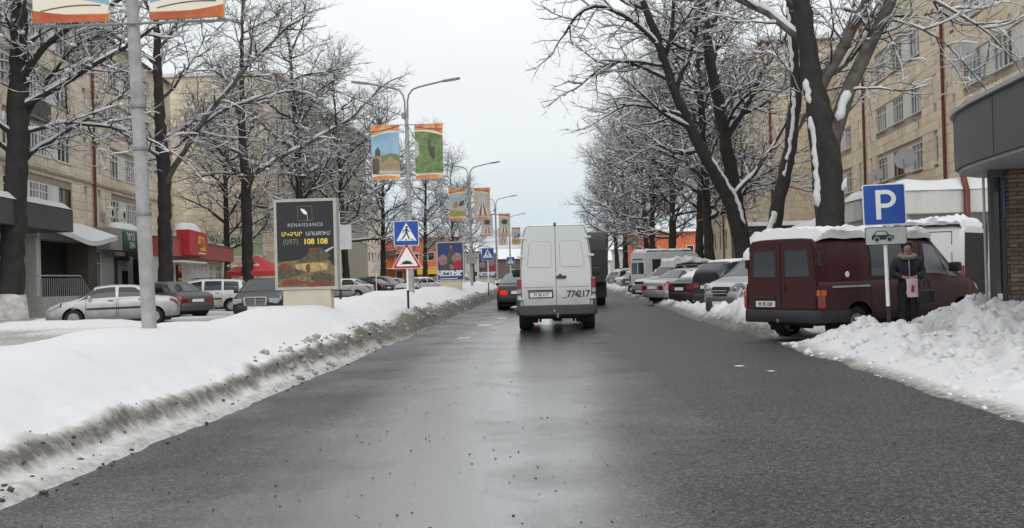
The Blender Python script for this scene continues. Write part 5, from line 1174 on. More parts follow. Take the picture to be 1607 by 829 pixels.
# ---------------- low maroon van, parked at an angle
def make_maroon():
    L_, h = 5.0, 1.98; H = van_hull(L_, h, .985, .84, 1.05); yr = -L_/2; hx, hy = hd(55)
    e = empty('panel_van', (4.30+hx*L_/2, 21.4+hy*L_/2, 0), R(-55), 'dirty maroon panel van with snow on its roof parked at an angle', 'van')
    ar = [(1.0, .32, .42), (4.12, .32, .41)]; finish(e, H, 'paint_maroon', ar, .83, .325, 'alloy', .21)
    def rp(poly, y, m, name, par=e, th=.012): return MB().prism(poly, yr-y-th, yr-y, 'y').build(name, m, par)
    for sd in (-1, 1):
        a = [(.012, .62), (.84, .62), (.87, 1.1), (.80, 1.72), (.74, 1.83), (.012, 1.85)]
        rp([(sd*(x+(.014 if x > .1 else -.012)), z+(.012 if z > 1 else -.012)) for x, z in a][::sd], 0, 'door_gap', 'door_gap', e, .006); d = rp([(sd*x, z) for x, z in a][::sd], .004, 'paint_maroon', 'rear_door', e, .016)
        rp([(sd*x, z) for x, z in ((.12, 1.20), (.72, 1.20), (.75, 1.24), (.70, 1.70), (.66, 1.74), (.14, 1.74), (.10, 1.70), (.10, 1.24))][::sd], .02, 'plastic_dark', 'window_seal', d, .005)
        rp([(sd*x, z) for x, z in ((.15, 1.23), (.69, 1.23), (.715, 1.26), (.67, 1.68), (.64, 1.71), (.16, 1.71), (.135, 1.68), (.135, 1.26))][::sd], .023, 'car_glass', 'rear_window', d, .006)
        for z in (.85, 1.45): MB().box((sd*.885, yr-.02, z), (.05, .04, .11), 0, .01).build('hinge', 'paint_maroon', d)
        t1 = MB().box((sd*.945, yr+.03, .80), (.075, .12, .34), 0, .015).build('tail_light', 'tail_red', e); MB().box((sd*.985, yr+.05, .92), (.012, .13, .10)).build('indicator', 'amber', t1); MB().box((sd*.93, yr-.035, .92), (.07, .012, .10)).build('indicator', 'amber', t1)
        MB().box((sd*.925, yr+.02, 1.55), (.05, .07, .28), 0, .015).build('vent', 'plastic_dark', e)
        mirror(H, e, 3.75, 7.5, sd, 'plastic_dark', 1.5)
        # flank: door skin, windows, trim
        doors(H, e, sd, ((2.93, 3.86, 3.05),), 'paint_maroon', 2.8, 8.9)
        H.patch([(3.02, 7.25), (3.74, 7.25), (3.36, 8.75), (3.04, 8.75)], sd, .012, 6, 5).build('door_window', 'glass_misted' if sd > 0 else 'car_glass', e, True)
        H.patch([(3.78, 7.22), (4.08, 7.2), (3.50, 8.7), (3.42, 8.72)], sd, .010, 5, 5).build('quarter_window', 'glass_misted' if sd > 0 else 'car_glass', e, True)
        H.patch([(1.42, 7.1), (2.72, 7.1), (2.72, 8.85), (1.42, 8.85)], sd, .005, 6, 5).build('window_seal', 'plastic_dark', e, True); H.patch([(1.46, 7.2), (2.68, 7.2), (2.68, 8.78), (1.46, 8.78)], sd, .009, 6, 5).build('panel_window', 'car_glass', e, True)
        doors(H, e, sd, ((1.36, 2.80, None),), 'paint_maroon', 2.8, 6.9)
        H.patch([(.30, 5.2), (1.34, 5.2), (1.34, 5.55), (.30, 5.55)], sd, .016, 6, 2).build('trim_strip', 'metal_grey', e, True)
        H.patch([(.20, 7.0), (1.28, 7.0), (1.28, 8.8), (.24, 8.8)], sd, .005, 6, 5).build('pressed_panel', 'paint_maroon', e, True)
    MB().box((.07, yr-.03, 1.0), (.05, .03, .16), 0, .01).build('door_handle', 'plastic_dark', e)
    MB().span(-.70, -.16, yr-.035, yr-.02, .82, .87).build('badge', 'plastic_dark', e); plate(e, -.40, yr-.035, .71, False, '35 SS 220', .5, .115)
    p = H.S(.78, 7.3, 1); MB().lathe([(.001, .012), (.055, .008), (.06, 0)], 9, 'x', (p.x+.004, p.y, p.z)).build('paint_chip', 'sign_white', e)
    ubar([(-.99, yr+.75), (-.99, yr+.05), (-.90, yr-.08), (.90, yr-.08), (.99, yr+.05), (.99, yr+.75)], .36, .60, .08).build('rear_bumper', 'plastic_dark', e, 50)
    ubar([(.86, L_/2-.5), (.84, L_/2-.12), (.6, L_/2+.05), (-.6, L_/2+.05), (-.84, L_/2-.12), (-.86, L_/2-.5)], .34, .58, .1).build('front_bumper', 'plastic_dark', e, 50)
    MB().tube([(.02, yr+.2, .36), (.02, yr-.16, .38), (.02, yr-.17, .44)], .025, 8).build('tow_hitch', 'chrome', e)
    for sd in (-1, 1): H.patch([(L_-.10, 5.0), (L_-.38, 5.2), (L_-.40, 6.8), (L_-.16, 6.7)], sd, .012, 4, 4).build('headlight', 'lamp_clear', e, True)
    H.across(L_-.66, L_-1.58, 8.6, .008).build('windscreen', 'car_glass', e, True)
    roof_snow(H, e, -.0+.03, 3.35, 9.05, .17, 5)
    MB().lathe([(.001, 0), (.16, .02), (.14, .16), (.05, .26), (.001, .27)], 9, c=(-.9, yr+.1, 1.55)).build('hanging_snow', 'snow_plain', e, True)
make_maroon()
# ---------------- white van with an open rear door
def make_white2():
    L_, h = 5.2, 2.3; H = van_hull(L_, h, .965, .83, 1.15); yr = -L_/2; hx, hy = -.8, .6
    e = empty('panel_van', (8.25, 29.4, .02), math.atan2(-hx, hy), 'clean white panel van with a rear door open behind the maroon one', 'van')
    ar = [(1.05, .33, .41), (4.25, .33, .41)]; finish(e, H, 'paint_white', ar, .80, .33, 'steel', .22)
    for sd in (-1, 1):
        H.patch([(.25, 4.6), (3.0, 4.6), (3.0, 8.9), (.27, 8.9)], sd, .003, 8, 8).build('pressing_shade', 'plastic_grey', e, True); H.patch([(.27, 4.65), (2.98, 4.65), (2.98, 8.85), (.29, 8.85)], sd, .006, 8, 8).build('pressed_panel', 'paint_white', e, True)  # grey outline stands for the shade at the pressing's edge
        H.patch([(3.2, 7.3), (4.0, 7.3), (3.75, 8.6), (3.22, 8.6)], sd, .008).build('side_window', 'car_glass', e, True)
        MB().box((sd*.93, yr+.02, 1.15), (.09, .1, .36), 0, .02).build('tail_light', 'tail_red', e)
    MB().prism([(-.80, .62), (.80, .62), (.84, 1.2), (.74, 2.12), (-.74, 2.12), (-.84, 1.2)], yr-.02, yr-.004, 'y').build('load_bay', 'dark_inside', e)
    # open leaf, hinged on the right-hand side of the image
    dr = empty('rear_door', (.90, yr-.03, 0), R(-78)); dr.parent = e
    MB().prism([(.0, .62), (.80, .62), (.84, 1.2), (.74, 2.12), (.05, 2.14), (.0, 1.2)], -.05, 0, 'y').build('door_leaf', 'paint_white', dr); MB().prism([(.14, 1.28), (.70, 1.28), (.62, 2.0), (.16, 2.0)], -.062, .012, 'y').build('door_window', 'pane_dark', dr)
    MB().box((.4, -.07, .95), (.5, .03, .3), 0, .01).build('inner_trim', 'plastic_grey', dr)
    ubar([(-.985, yr+.4), (-.985, yr+.05), (-.90, yr-.085), (.90, yr-.085), (.985, yr+.05), (.985, yr+.4)], .40, .62, .1).build('rear_bumper', 'plastic_grey', e, 50)
    roof_snow(H, e, .05, 1.5, 9.4, .22, 9); H.across(L_-.72, L_-1.66, 8.6, .008).build('windscreen', 'car_glass', e, True)
make_white2()
# ---------------- white high-roof van in the row
def make_white3():
    L_, h = 5.6, 2.62; H = van_hull(L_, h, .965, .80, 1.2); yr = -L_/2; hx, hy = hd(62)
    e = empty('passenger_van', (5.1+hx*L_/2, 69+hy*L_/2, 0), R(-62), 'tall white van with a dark rear window farther along the parked row', 'van')
    finish(e, H, 'paint_white', [(1.05, .34, .41), (4.6, .34, .41)], .80, .34, 'steel', .22, .12)
    for sd in (-1, 1):
        MB().prism([(sd*x, z) for x, z in ((.06, 1.25), (.70, 1.25), (.66, 1.95), (.06, 1.95))][::sd], yr-.02, yr-.004, 'y').build('rear_window', 'car_glass', e); MB().box((sd*.905, yr+.005, 1.0), (.11, .10, .40), 0, .02).build('tail_light', 'tail_red', e)
        for y0 in (.5, 1.6, 2.7): H.patch([(y0, 7.2), (y0+1.0, 7.2), (y0+1.0, 8.4), (y0, 8.4)], sd, .008).build('side_window', 'car_glass', e, True)
    MB().span(-.6, .6, yr-.02, yr-.004, 2.12, 2.18).build('lettering_strip', 'plastic_dark', e); plate(e, 0, yr-.02, .85); ubar([(-.985, yr+.4), (-.985, yr+.05), (-.90, yr-.085), (.90, yr-.085), (.985, yr+.05), (.985, yr+.4)], .40, .635, .1).build('rear_bumper', 'plastic_grey', e, 50)
    roof_snow(H, e, .1, 3.6, 10.0, .14, 19)
make_white3()
# ---------------- dark lorry ahead of the van
def make_lorry():
    e = empty('box_lorry', (.98, 47.2, 0), 0, 'dark covered lorry ahead of the white van', 'lorry')
    MB().span(-1.2, 1.2, 0, 5.2, 1.15, 3.12, .06).build('cargo_body', 'paint_truck', e, 40); MB().span(-1.15, 1.15, -.06, .0, 1.0, 1.18).build('rear_beam', 'plastic_dark', e)
    MB().span(-.45, .45, 0, 7.2, .7, 1.0).build('chassis', 'plastic_dark', e); MB().span(-1.1, 1.1, 5.5, 7.3, .7, 2.6, .12).build('cab', 'paint_truck', e, 40)
    for z in (1.7, 2.3): MB().span(-1.22, 1.22, -.02, .02, z, z+.04).build('body_rib', 'plastic_dark', e)
    for sd in (-1, 1):
        for y in (1.3, 6.4): w, rim = wheel_meshes(.5, .42, 'steel'); o = link('wheel', w, e, (sd*.95, y, .5), 0 if sd > 0 else math.pi); link('rim', rim, o)
        MB().span(sd*.95-.12, sd*.95+.12, -.05, .0, 1.02, 1.14).build('tail_light', 'tail_red', e); MB().span(sd*.95-.24, sd*.95+.24, .3, .33, .35, 1.0).build('mud_flap', 'rubber', e)
        MB().span(sd*1.3-.09, sd*1.3+.09, 6.9, 6.96, 1.9, 2.4).build('mirror', 'plastic_dark', e)
make_lorry()
# ---------------- cars
GR = 'cars parked along the right kerb'; GL = 'cars parked in the lot on the left'
car('sedan_car', 'dark sedan with glowing tail lights left of the white van', (-1.5, 46.6, 0), (0, 1), 'paint_black', 'sedan', 1.03, 'moving traffic', lit=True, rglass='glass_misted', snow=None)
def make_silver():
    L_, h = 4.9, 1.98; H = van_hull(L_, h, .95, .80, 1.25); hx, hy = -.85, -.527; c = (4.72-hx*L_/2, 32.3-hy*L_/2)
    e = empty('delivery_van', (c[0], c[1], 0), math.atan2(-hx, hy), 'silver van with big clear headlights nosing out beside the maroon van', 'van')
    finish(e, H, 'paint_silver', [(1.0, .33, .41), (4.05, .33, .41)], .80, .33, 'alloy', .21)
    for sd in (-1, 1):
        H.patch([(L_-.06, 4.4), (L_-.52, 5.0), (L_-.62, 6.95), (L_-.20, 6.9)], sd, .008, 6, 5).build('headlight_seal', 'plastic_dark', e, True)
        q = H.patch([(L_-.09, 4.6), (L_-.47, 5.15), (L_-.57, 6.85), (L_-.22, 6.8)], sd, .013, 6, 5).build('headlight', 'lamp_clear', e, True)
        p = H.S(L_-.24, 5.9, sd); MB().lathe([(.07, -.02), (.075, .03), (.001, .05)], 12, 'y', (p.x*.96, p.y+.05, p.z-.02)).build('headlamp_lens', 'chrome', q, True)
        H.patch([(2.9, 7.3), (3.7, 7.3), (3.35, 8.7), (2.92, 8.7)], sd, .008, 6, 5).build('side_window', 'car_glass', e, True); doors(H, e, sd, ((2.8, 3.56, 2.95),), 'paint_silver', 2.7, 6.9); mirror(H, e, 3.62, 7.4, sd, 'plastic_dark', 1.5)
    for sd in (-1, 1):
        q = MB().prism([(sd*x, z) for x, z in ((.40, .72), (.70, .74), (.76, .98), (.66, 1.0), (.42, .86))][::sd], L_/2-.34, L_/2-.03, 'y').build('headlight', 'lamp_clear', e); MB().lathe([(.075, 0), (.07, .02), (.001, .035)], 12, 'y', (sd*.60, L_/2-.035, .85)).build('headlamp_lens', 'chrome', q, True)
    wf = .80
    ubar([(wf+.14, L_/2-.55), (wf+.07, L_/2-.18), (wf*.68, L_/2+.06), (-wf*.68, L_/2+.06), (-wf-.07, L_/2-.18), (-wf-.14, L_/2-.55)], .20, .60, .1).build('front_bumper', 'plastic_grey', e, 50)
    g = MB().prism([(-.30, .62), (.30, .62), (.36, .84), (.30, .90), (-.30, .90), (-.36, .84)], L_/2-.12, L_/2+.0, 'y').build('grille', 'plastic_dark', e)
    for z in (.70, .78): MB().span(-.31, .31, L_/2-.01, L_/2+.012, z, z+.02).build('grille_bar', 'chrome', g)
    plate(e, 0, L_/2+.07, .42, True); H.across(L_-.80, L_-1.76, 8.6, .008).build('windscreen', 'car_glass', e, True); roof_snow(H, e, .1, 2.6, 9.6, .1, 29)
make_silver()
car('offroad_car', 'dark navy estate car, tail to the road, behind the silver van', (5.3+2.0*hd(58)[0], 38.6+2.0*hd(58)[1], 0), hd(58), 'paint_navy', 'suv', .98, GR, 'alloy', snow=(.6, 2.5), sh=.05)
car('hatchback_car', 'black hatchback with a frosted rear window in the parked row', (4.75+2.0*hd(60)[0], 42.2+2.0*hd(60)[1], 0), hd(60), 'paint_black', 'hatch', 1.02, GR, 'alloy', rglass='glass_misted', rsnow=(.5, .95), snow=(1.0, 2.5), sh=.05)
car('sedan_car', 'silver sedan, tail to the road, beside the black hatchback', (4.15+2.1*hd(60)[0], 46.4+2.1*hd(60)[1], 0), hd(60), 'paint_silver', 'sedan', 1.06, GR, 'alloy')
car('offroad_car', 'pale offroad car with a thick cap of snow on its roof', (6.1, 57.2, 0), (-.86, -.5), 'paint_pale', 'suv', 1.0, GR, snow=(.3, 2.6), sh=.3, bumper='plastic_dark')
car('sedan_car', 'grey sedan between the two white vehicles of the right row', (6.2, 63.2, 0), (-.86, -.5), 'paint_grey', 'sedan', 1.0, GR, snow=(1.3, 2.5), sh=.1)
for y, p, k, lab in ((80, 'paint_grey', 'hatch', 'grey hatchback just beyond the tall white van of the row'), (90, 'paint_white', 'sedan', 'small white sedan far down the right row'), (101, 'paint_silver', 'wagon', 'silver estate car far down the right row'), (113, 'paint_white', 'hatch', 'farthest white hatchback of the right row')):
    car({'hatch': 'hatchback_car', 'sedan': 'sedan_car', 'wagon': 'estate_car'}[k], lab, (6.9, y, 0), hd(60), p, k, 1., GR, snow=(1.1, 2.4) if k != 'wagon' else (.6, 2.6), sh=.12)
car('sedan_car', 'silver sedan standing crosswise behind the grey lamp post', (-15.45, 38.5, 0), (-.95, -.30), 'paint_silver', 'sedan', 1.0, GL)
car('sedan_car', 'dark grey sedan with bright red tail lamps behind the silver sedan', (-16.1, 45.4, 0), (-.8, .6), 'paint_grey', 'sedan', 1.05, GL, 'alloy')
car('estate_car', 'white estate car with roof rails and tinted windows', (-16.6, 52.2, 0), (-.985, -.12), 'paint_white', 'wagon', 1.0, GL, rack=True)
car('sedan_car', 'black sedan with an upright chrome grille facing the camera', (-10.95, 41.9, 0), (.08, -1), 'paint_black', 'sedan', 1.07, GL, 'alloy', grille='upright')
car('hatchback_car', 'white liftback half hidden by the dark billboard', (-14.9, 77.5, 0), (-.99, .1), 'paint_white', 'hatch', 1.03, GL)
car('hatchback_car', 'dark hatchback between the white liftback and the teal estate', (-14.3, 83.5, 0), (-.9, .4), 'paint_black', 'hatch', 1., GL)
car('estate_car', 'teal blue estate car nosing towards the crossing sign', (-14.4, 91.5, 0), (.95, -.31), 'paint_teal', 'wagon', 1.02, GL)
car('sedan_car', 'pale grey sedan peeping out beyond the teal estate', (-15.0, 103, 0), (.9, -.3), 'paint_pale', 'sedan', 1., GL)
car('sedan_car', 'white sedan turned towards the camera behind the speed bump sign', (-10.4, 84.5, 0), (-.55, -.83), 'paint_white', 'sedan', 1., GL)
car('hatchback_car', 'dark hatchback to the right of the white turned sedan', (-10.3, 95, 0), (-.3, -.95), 'paint_grey', 'hatch', 1., GL)
car('sedan_car', 'silver sedan seen between the two blue posters', (-8.7, 103, 0), (.2, -.98), 'paint_silver', 'sedan', 1., GL, snow=(1.3, 2.6))
# ================================================================ street furniture, signs, person
mat('pole_paint', (.36, .365, .36), .7, col2=(.24, .235, .22), vscale=5, bump=.25, bscale=12); mat('lamp_metal', (.24, .25, .255), .5, metal=.4, var=.2, vscale=5)
mat('print_red', (.36, .05, .02), .6, col2=(.55, .16, .04), vscale=3); mat('print_orange', (.42, .085, .03), .6, col2=(.80, .50, .20), vscale=2.2); mat('print_white', (.70, .68, .62), .6, col2=(.78, .62, .40), vscale=1.3); mat('print_sky', (.16, .31, .45), .6, col2=(.35, .50, .60), vscale=.9)
mat('print_green', (.07, .12, .035), .6, col2=(.20, .27, .12), vscale=5); mat('print_stone', (.40, .29, .17), .6, col2=(.24, .16, .09), vscale=5); mat('print_dark', (.05, .045, .04), .6, col2=(.10, .09, .07), vscale=6); mat('print_field', (.42, .33, .06), .6, col2=(.25, .24, .08), vscale=6)
mat('print_pale', (.52, .50, .44), .6, col2=(.34, .32, .28), vscale=7); mat('print_black', (.012, .014, .016), .35); mat('print_yellow', (.72, .56, .08), .5); mat('print_grey', (.45, .46, .47), .5); mat('print_dim', (.20, .19, .13), .5)
mat('food_crust', (.24, .165, .08), .5, col2=(.085, .075, .03), vscale=14); mat('food_cheese', (.50, .40, .18), .45, col2=(.26, .12, .045), vscale=11); mat('food_red', (.24, .035, .02), .4, col2=(.09, .04, .02), vscale=16); mat('food_dark', (.04, .035, .018), .5, col2=(.12, .10, .05), vscale=13); mat('print_blue', (.018, .045, .16), .45, var=.25, vscale=3); mat('print_skin', (.36, .20, .16), .5, col2=(.16, .10, .12), vscale=9); mat('print_ball', (.42, .015, .02), .4, var=.4, vscale=8)
mat('sign_blue', (.008, .07, .36), .4, var=.1, vscale=4); mat('sign_black', (.015, .015, .016), .5); mat('sign_red', (.42, .02, .025), .4); mat('sign_back', (.45, .46, .47), .5, var=.15, vscale=5); mat('beige_metal', (.52, .47, .37), .55, var=.12, vscale=3); mat('frame_alu', (.42, .41, .37), .5, metal=.2, var=.15, vscale=5)
def flat(par, poly, y, m, name, th=.004): return MB().prism(poly, y-th, y, 'y').build(name, m, par)
def lamp_post(x, y, z, lean, label, box=False):
    e = empty('lamp_post', (x, y, z), 0, label, 'lamp post', 'double lamp posts along the median'); H = 7.3-z
    P = lambda h: (-lean*h, 0, h)
    MB().tube([P(-.2), P(1.6)], [.095, .092], 14).build('pole', 'pole_paint', e, 40); up = MB().tube([P(1.6), P(3.4), P(H)], [.088, .082, .062], 14).build('pole', 'pole_paint', e, 40)
    for h in (1.6, 2.45, 3.0): c = P(h); MB().lathe([(.104, -.025), (.108, 0), (.104, .025)], 14, 'z', c).build('band', 'lamp_metal', up, True)
    tx = -lean*H
    for sd in (-1, 1):
        a = MB().tube([(tx+sd*.045, 0, H-.35), (tx+sd*.05, 0, H+.25), (tx+sd*.10, 0, H+.48), (tx+sd*.24, 0, H+.66), (tx+sd*.45, 0, H+.74), (tx+sd*1.35, 0, H+.93)], .032, 8).build('arm', 'lamp_metal', e, True)
        hd_ = MB().box((0, 0, 0), (.62, .20, .07), 0, .03).build('lamp_head', 'lamp_metal', a, 40, (tx+sd*1.6, 0, H+.96)); hd_.rotation_euler = (0, -sd*R(8), 0)
        MB().box((0, 0, -.04), (.34, .15, .02)).build('lens', 'lamp_clear', hd_)
    MB().box((tx-.10, -.05, H-.25), (.12, .1, .22), 0, .02).build('junction_box', 'lamp_metal', e)
    for zz in (6.72, 4.78):
        h = zz-z; MB().tube([(-lean*h-1.28, -.1, h), (-lean*h+1.28, -.1, h)], .018, 6).build('banner_bracket', 'lamp_metal', e)
    if box: MB().box((-lean*1.8, -.16, 1.75), (.62, .2, .62), 0, .03).build('cabinet', 'concrete', e)
    return e
def wave(x0, x1, za, zb, zc, n=10): return [(x0+(x1-x0)*k/n, za+(zb-za)*k/n+zc*math.sin(math.pi*k/n)) for k in range(n+1)]
def banner(x, y, z0, side, pic, label, w=.98, h=1.92):
    e = empty('street_banner', (x+side*(.27+w/2), y-.1, z0), R(-2*side), label, 'banner', 'printed banners on the lamp posts'); a, b = -w/2, w/2
    P = [[(a+w*i/8, .012*math.sin(5*j/8+side)+.01*math.sin(i*.9), h*j/8) for j in range(9)] for i in range(9)]
    m = MB(); m.grid(P); m.grid([[(p[0], p[1]+.006, p[2]) for p in r][::-1] for r in P]); m.build('cloth', 'print_white', e, True)
    k = -.022; zt = h*.80
    l, r = (zt, zt+.16) if side < 0 else (zt+.16, zt)
    top = wave(a, b, l+.03, r+.03, .06); flat(e, top+[(b, h-.01), (a, h-.01)], k, 'print_orange', 'print_band'); flat(e, wave(a, b, l+.12, r+.16, -.03)+wave(b, a, r+.19, l+.15, -.03), k-.006, 'food_red', 'print_wave')
    flat(e, [(a, .0), (b, .0)]+wave(b, a, .10, .10, .05), k, 'print_orange', 'print_band')
    pict = wave(b, a, r-.05, l-.05, .06); base = [(a+.005, .22), (b-.005, .22)]
    if pic == 5:
        flat(e, base+pict, k, 'print_sky', 'print_picture'); flat(e, [(a, .10), (b, .10)]+wave(b, a, .26+.05*side, .26-.05*side, .04), k-.003, 'print_white', 'print_band'); flat(e, [(a, .0), (b, .0)]+wave(b, a, .09+.07*(side > 0), .09+.07*(side < 0), -.03), k-.005, 'print_red', 'print_band'); flat(e, wave(a+.1, b-.1, .14, .20, .03)+wave(b-.1, a+.1, .215, .155, .03), k-.007, 'print_dark', 'print_wave')
    elif pic == 0:
        flat(e, base+pict, k, 'print_sky', 'print_picture'); flat(e, [(a, .22), (b, .22), (b, .86), (.2, .92), (-.05, .86), (a, .78)], k-.005, 'print_green', 'print_hill'); flat(e, [(a, .22), (-.12, .22), (-.14, .78), (-.3, .84), (a, .84)], k-.010, 'print_stone', 'print_church'); flat(e, [(-.36, .84), (-.18, .84), (-.18, 1.02), (-.27, 1.14), (-.36, 1.02)], k-.010, 'print_dark', 'print_belfry')
        flat(e, [(a+.03, .22), (-.22, .22), (-.22, .70), (-.3, .76), (a+.03, .72)], k-.014, 'print_dark', 'print_door'); flat(e, [(-.12, .22), (b, .22), (b, .62), (.25, .74), (.16, .86), (.06, .72), (-.12, .60)], k-.010, 'print_stone', 'print_church'); flat(e, [(a, .22), (b, .22), (b, .30), (a, .34)], k-.014, 'print_pale', 'print_path')
    elif pic == 1:
        flat(e, base+pict, k, 'print_green', 'print_picture'); flat(e, [(a, .7), (a+.16, .85), (a+.13, 1.25), (a, 1.4)], k-.006, 'print_pale', 'print_patch'); flat(e, [(-.02, 1.36), (.03, 1.36), (.04, 1.1), (.2, 1.1), (.22, .80), (.14, .66), (.04, .8), (-.02, 1.0)], k-.008, 'print_dark', 'print_figure'); flat(e, [(-.28, .68), (.34, .60), (.2, .98), (.12, 1.3), (-.06, 1.22), (-.2, .95)], k-.004, 'print_stone', 'print_mount').data.materials[0] = M['print_green']
    elif pic == 2:
        flat(e, base+pict, k, 'print_pale', 'print_picture'); flat(e, [(a, .22), (b, .22), (b, .52), (a, .60)], k-.005, 'print_field', 'print_field'); flat(e, [(a+.2, .8), (-.08, .7), (.1, .9), (.0, 1.15), (-.2, 1.05)], k-.005, 'print_stone', 'print_shape'); flat(e, [(.1, .8), (.4, .9), (.42, 1.2), (.15, 1.1)], k-.006, 'print_dark', 'print_shape'); flat(e, [(a, 1.15), (b, 1.2), (b, 1.4), (a, 1.35)], k-.004, 'print_sky', 'print_sky')
    else:
        flat(e, base+pict, k, 'print_pale', 'print_picture')
        for q in range(5): t = -.35+.17*q; flat(e, [(t, .25), (t+.08, .25), (t*.3+.04, .95), (t*.3, .95)], k-.005, 'print_dark' if q % 2 else 'print_white', 'print_ray')
        flat(e, [(-.22, 1.0), (.2, .98), (.28, 1.3), (0, 1.45), (-.28, 1.3)], k-.006, 'print_dark' if pic == 4 else 'print_grey', 'print_shape')
    return e
poles = [(-5.28, 14.3, .72, .030, 'nearest grey lamp post with weathered paint, standing in the snowy median'), (-5.0, 38.7, .72, .006, 'lamp post behind the crossing sign, second from the camera'), (-5.05, 67.6, .70, .004, 'lamp post with a pale cabinet, between the two blue posters'), (-5.0, 96.5, .68, .004, 'fourth lamp post along the median'), (-5.0, 125.5, .6, .004, 'farthest lamp post along the median')]
pics = [((5, 5), ('banner at the top left corner, only its red lower edge showing', 'banner cut by the top edge, right of the nearest post')), ((0, 1), ('banner with a church and blue sky on the second post', 'banner with a dark monument among green on the second post')), ((2, 3), ('banner with a yellow field on the third post', 'pale sketchy banner on the third post')), ((4, 4), ('left banner on the fourth post, brownish', 'right banner on the fourth post, grey arch')), ((3, 2), ('left banner of the farthest post', 'right banner of the farthest post'))]
for k, (x, y, z, ln, lab) in enumerate(poles):
    lamp_post(x, y, z, ln, lab, k == 2)
    for sd, pc, lb_ in zip((-1, 1), *pics[k]): banner(x-ln*4.5, y, 4.82, sd, pc, lb_)
mat('cable', (.03, .03, .032), .7)
def cable(p, q, sag, label):
    pts = [(p[0]+(q[0]-p[0])*t, p[1]+(q[1]-p[1])*t, p[2]+(q[2]-p[2])*t-sag*4*t*(1-t)) for t in (k/14 for k in range(15))]
    setp(MB().tube(pts, .014, 5).build('overhead_cable', 'cable'), label, 'cable', 'overhead cables')
cable((-5.15, 38.7, 7.0), (-5.15, 67.6, 6.9), .9, 'sagging cable from the second lamp post to the third'); cable((-5.15, 67.6, 6.9), (-5.1, 96.5, 6.9), .9, 'sagging cable from the third lamp post to the fourth'); cable((-5.15, 38.7, 7.05), (-14.5, 38.0, 12.3), .5, 'thin cable rising left from the second lamp post')
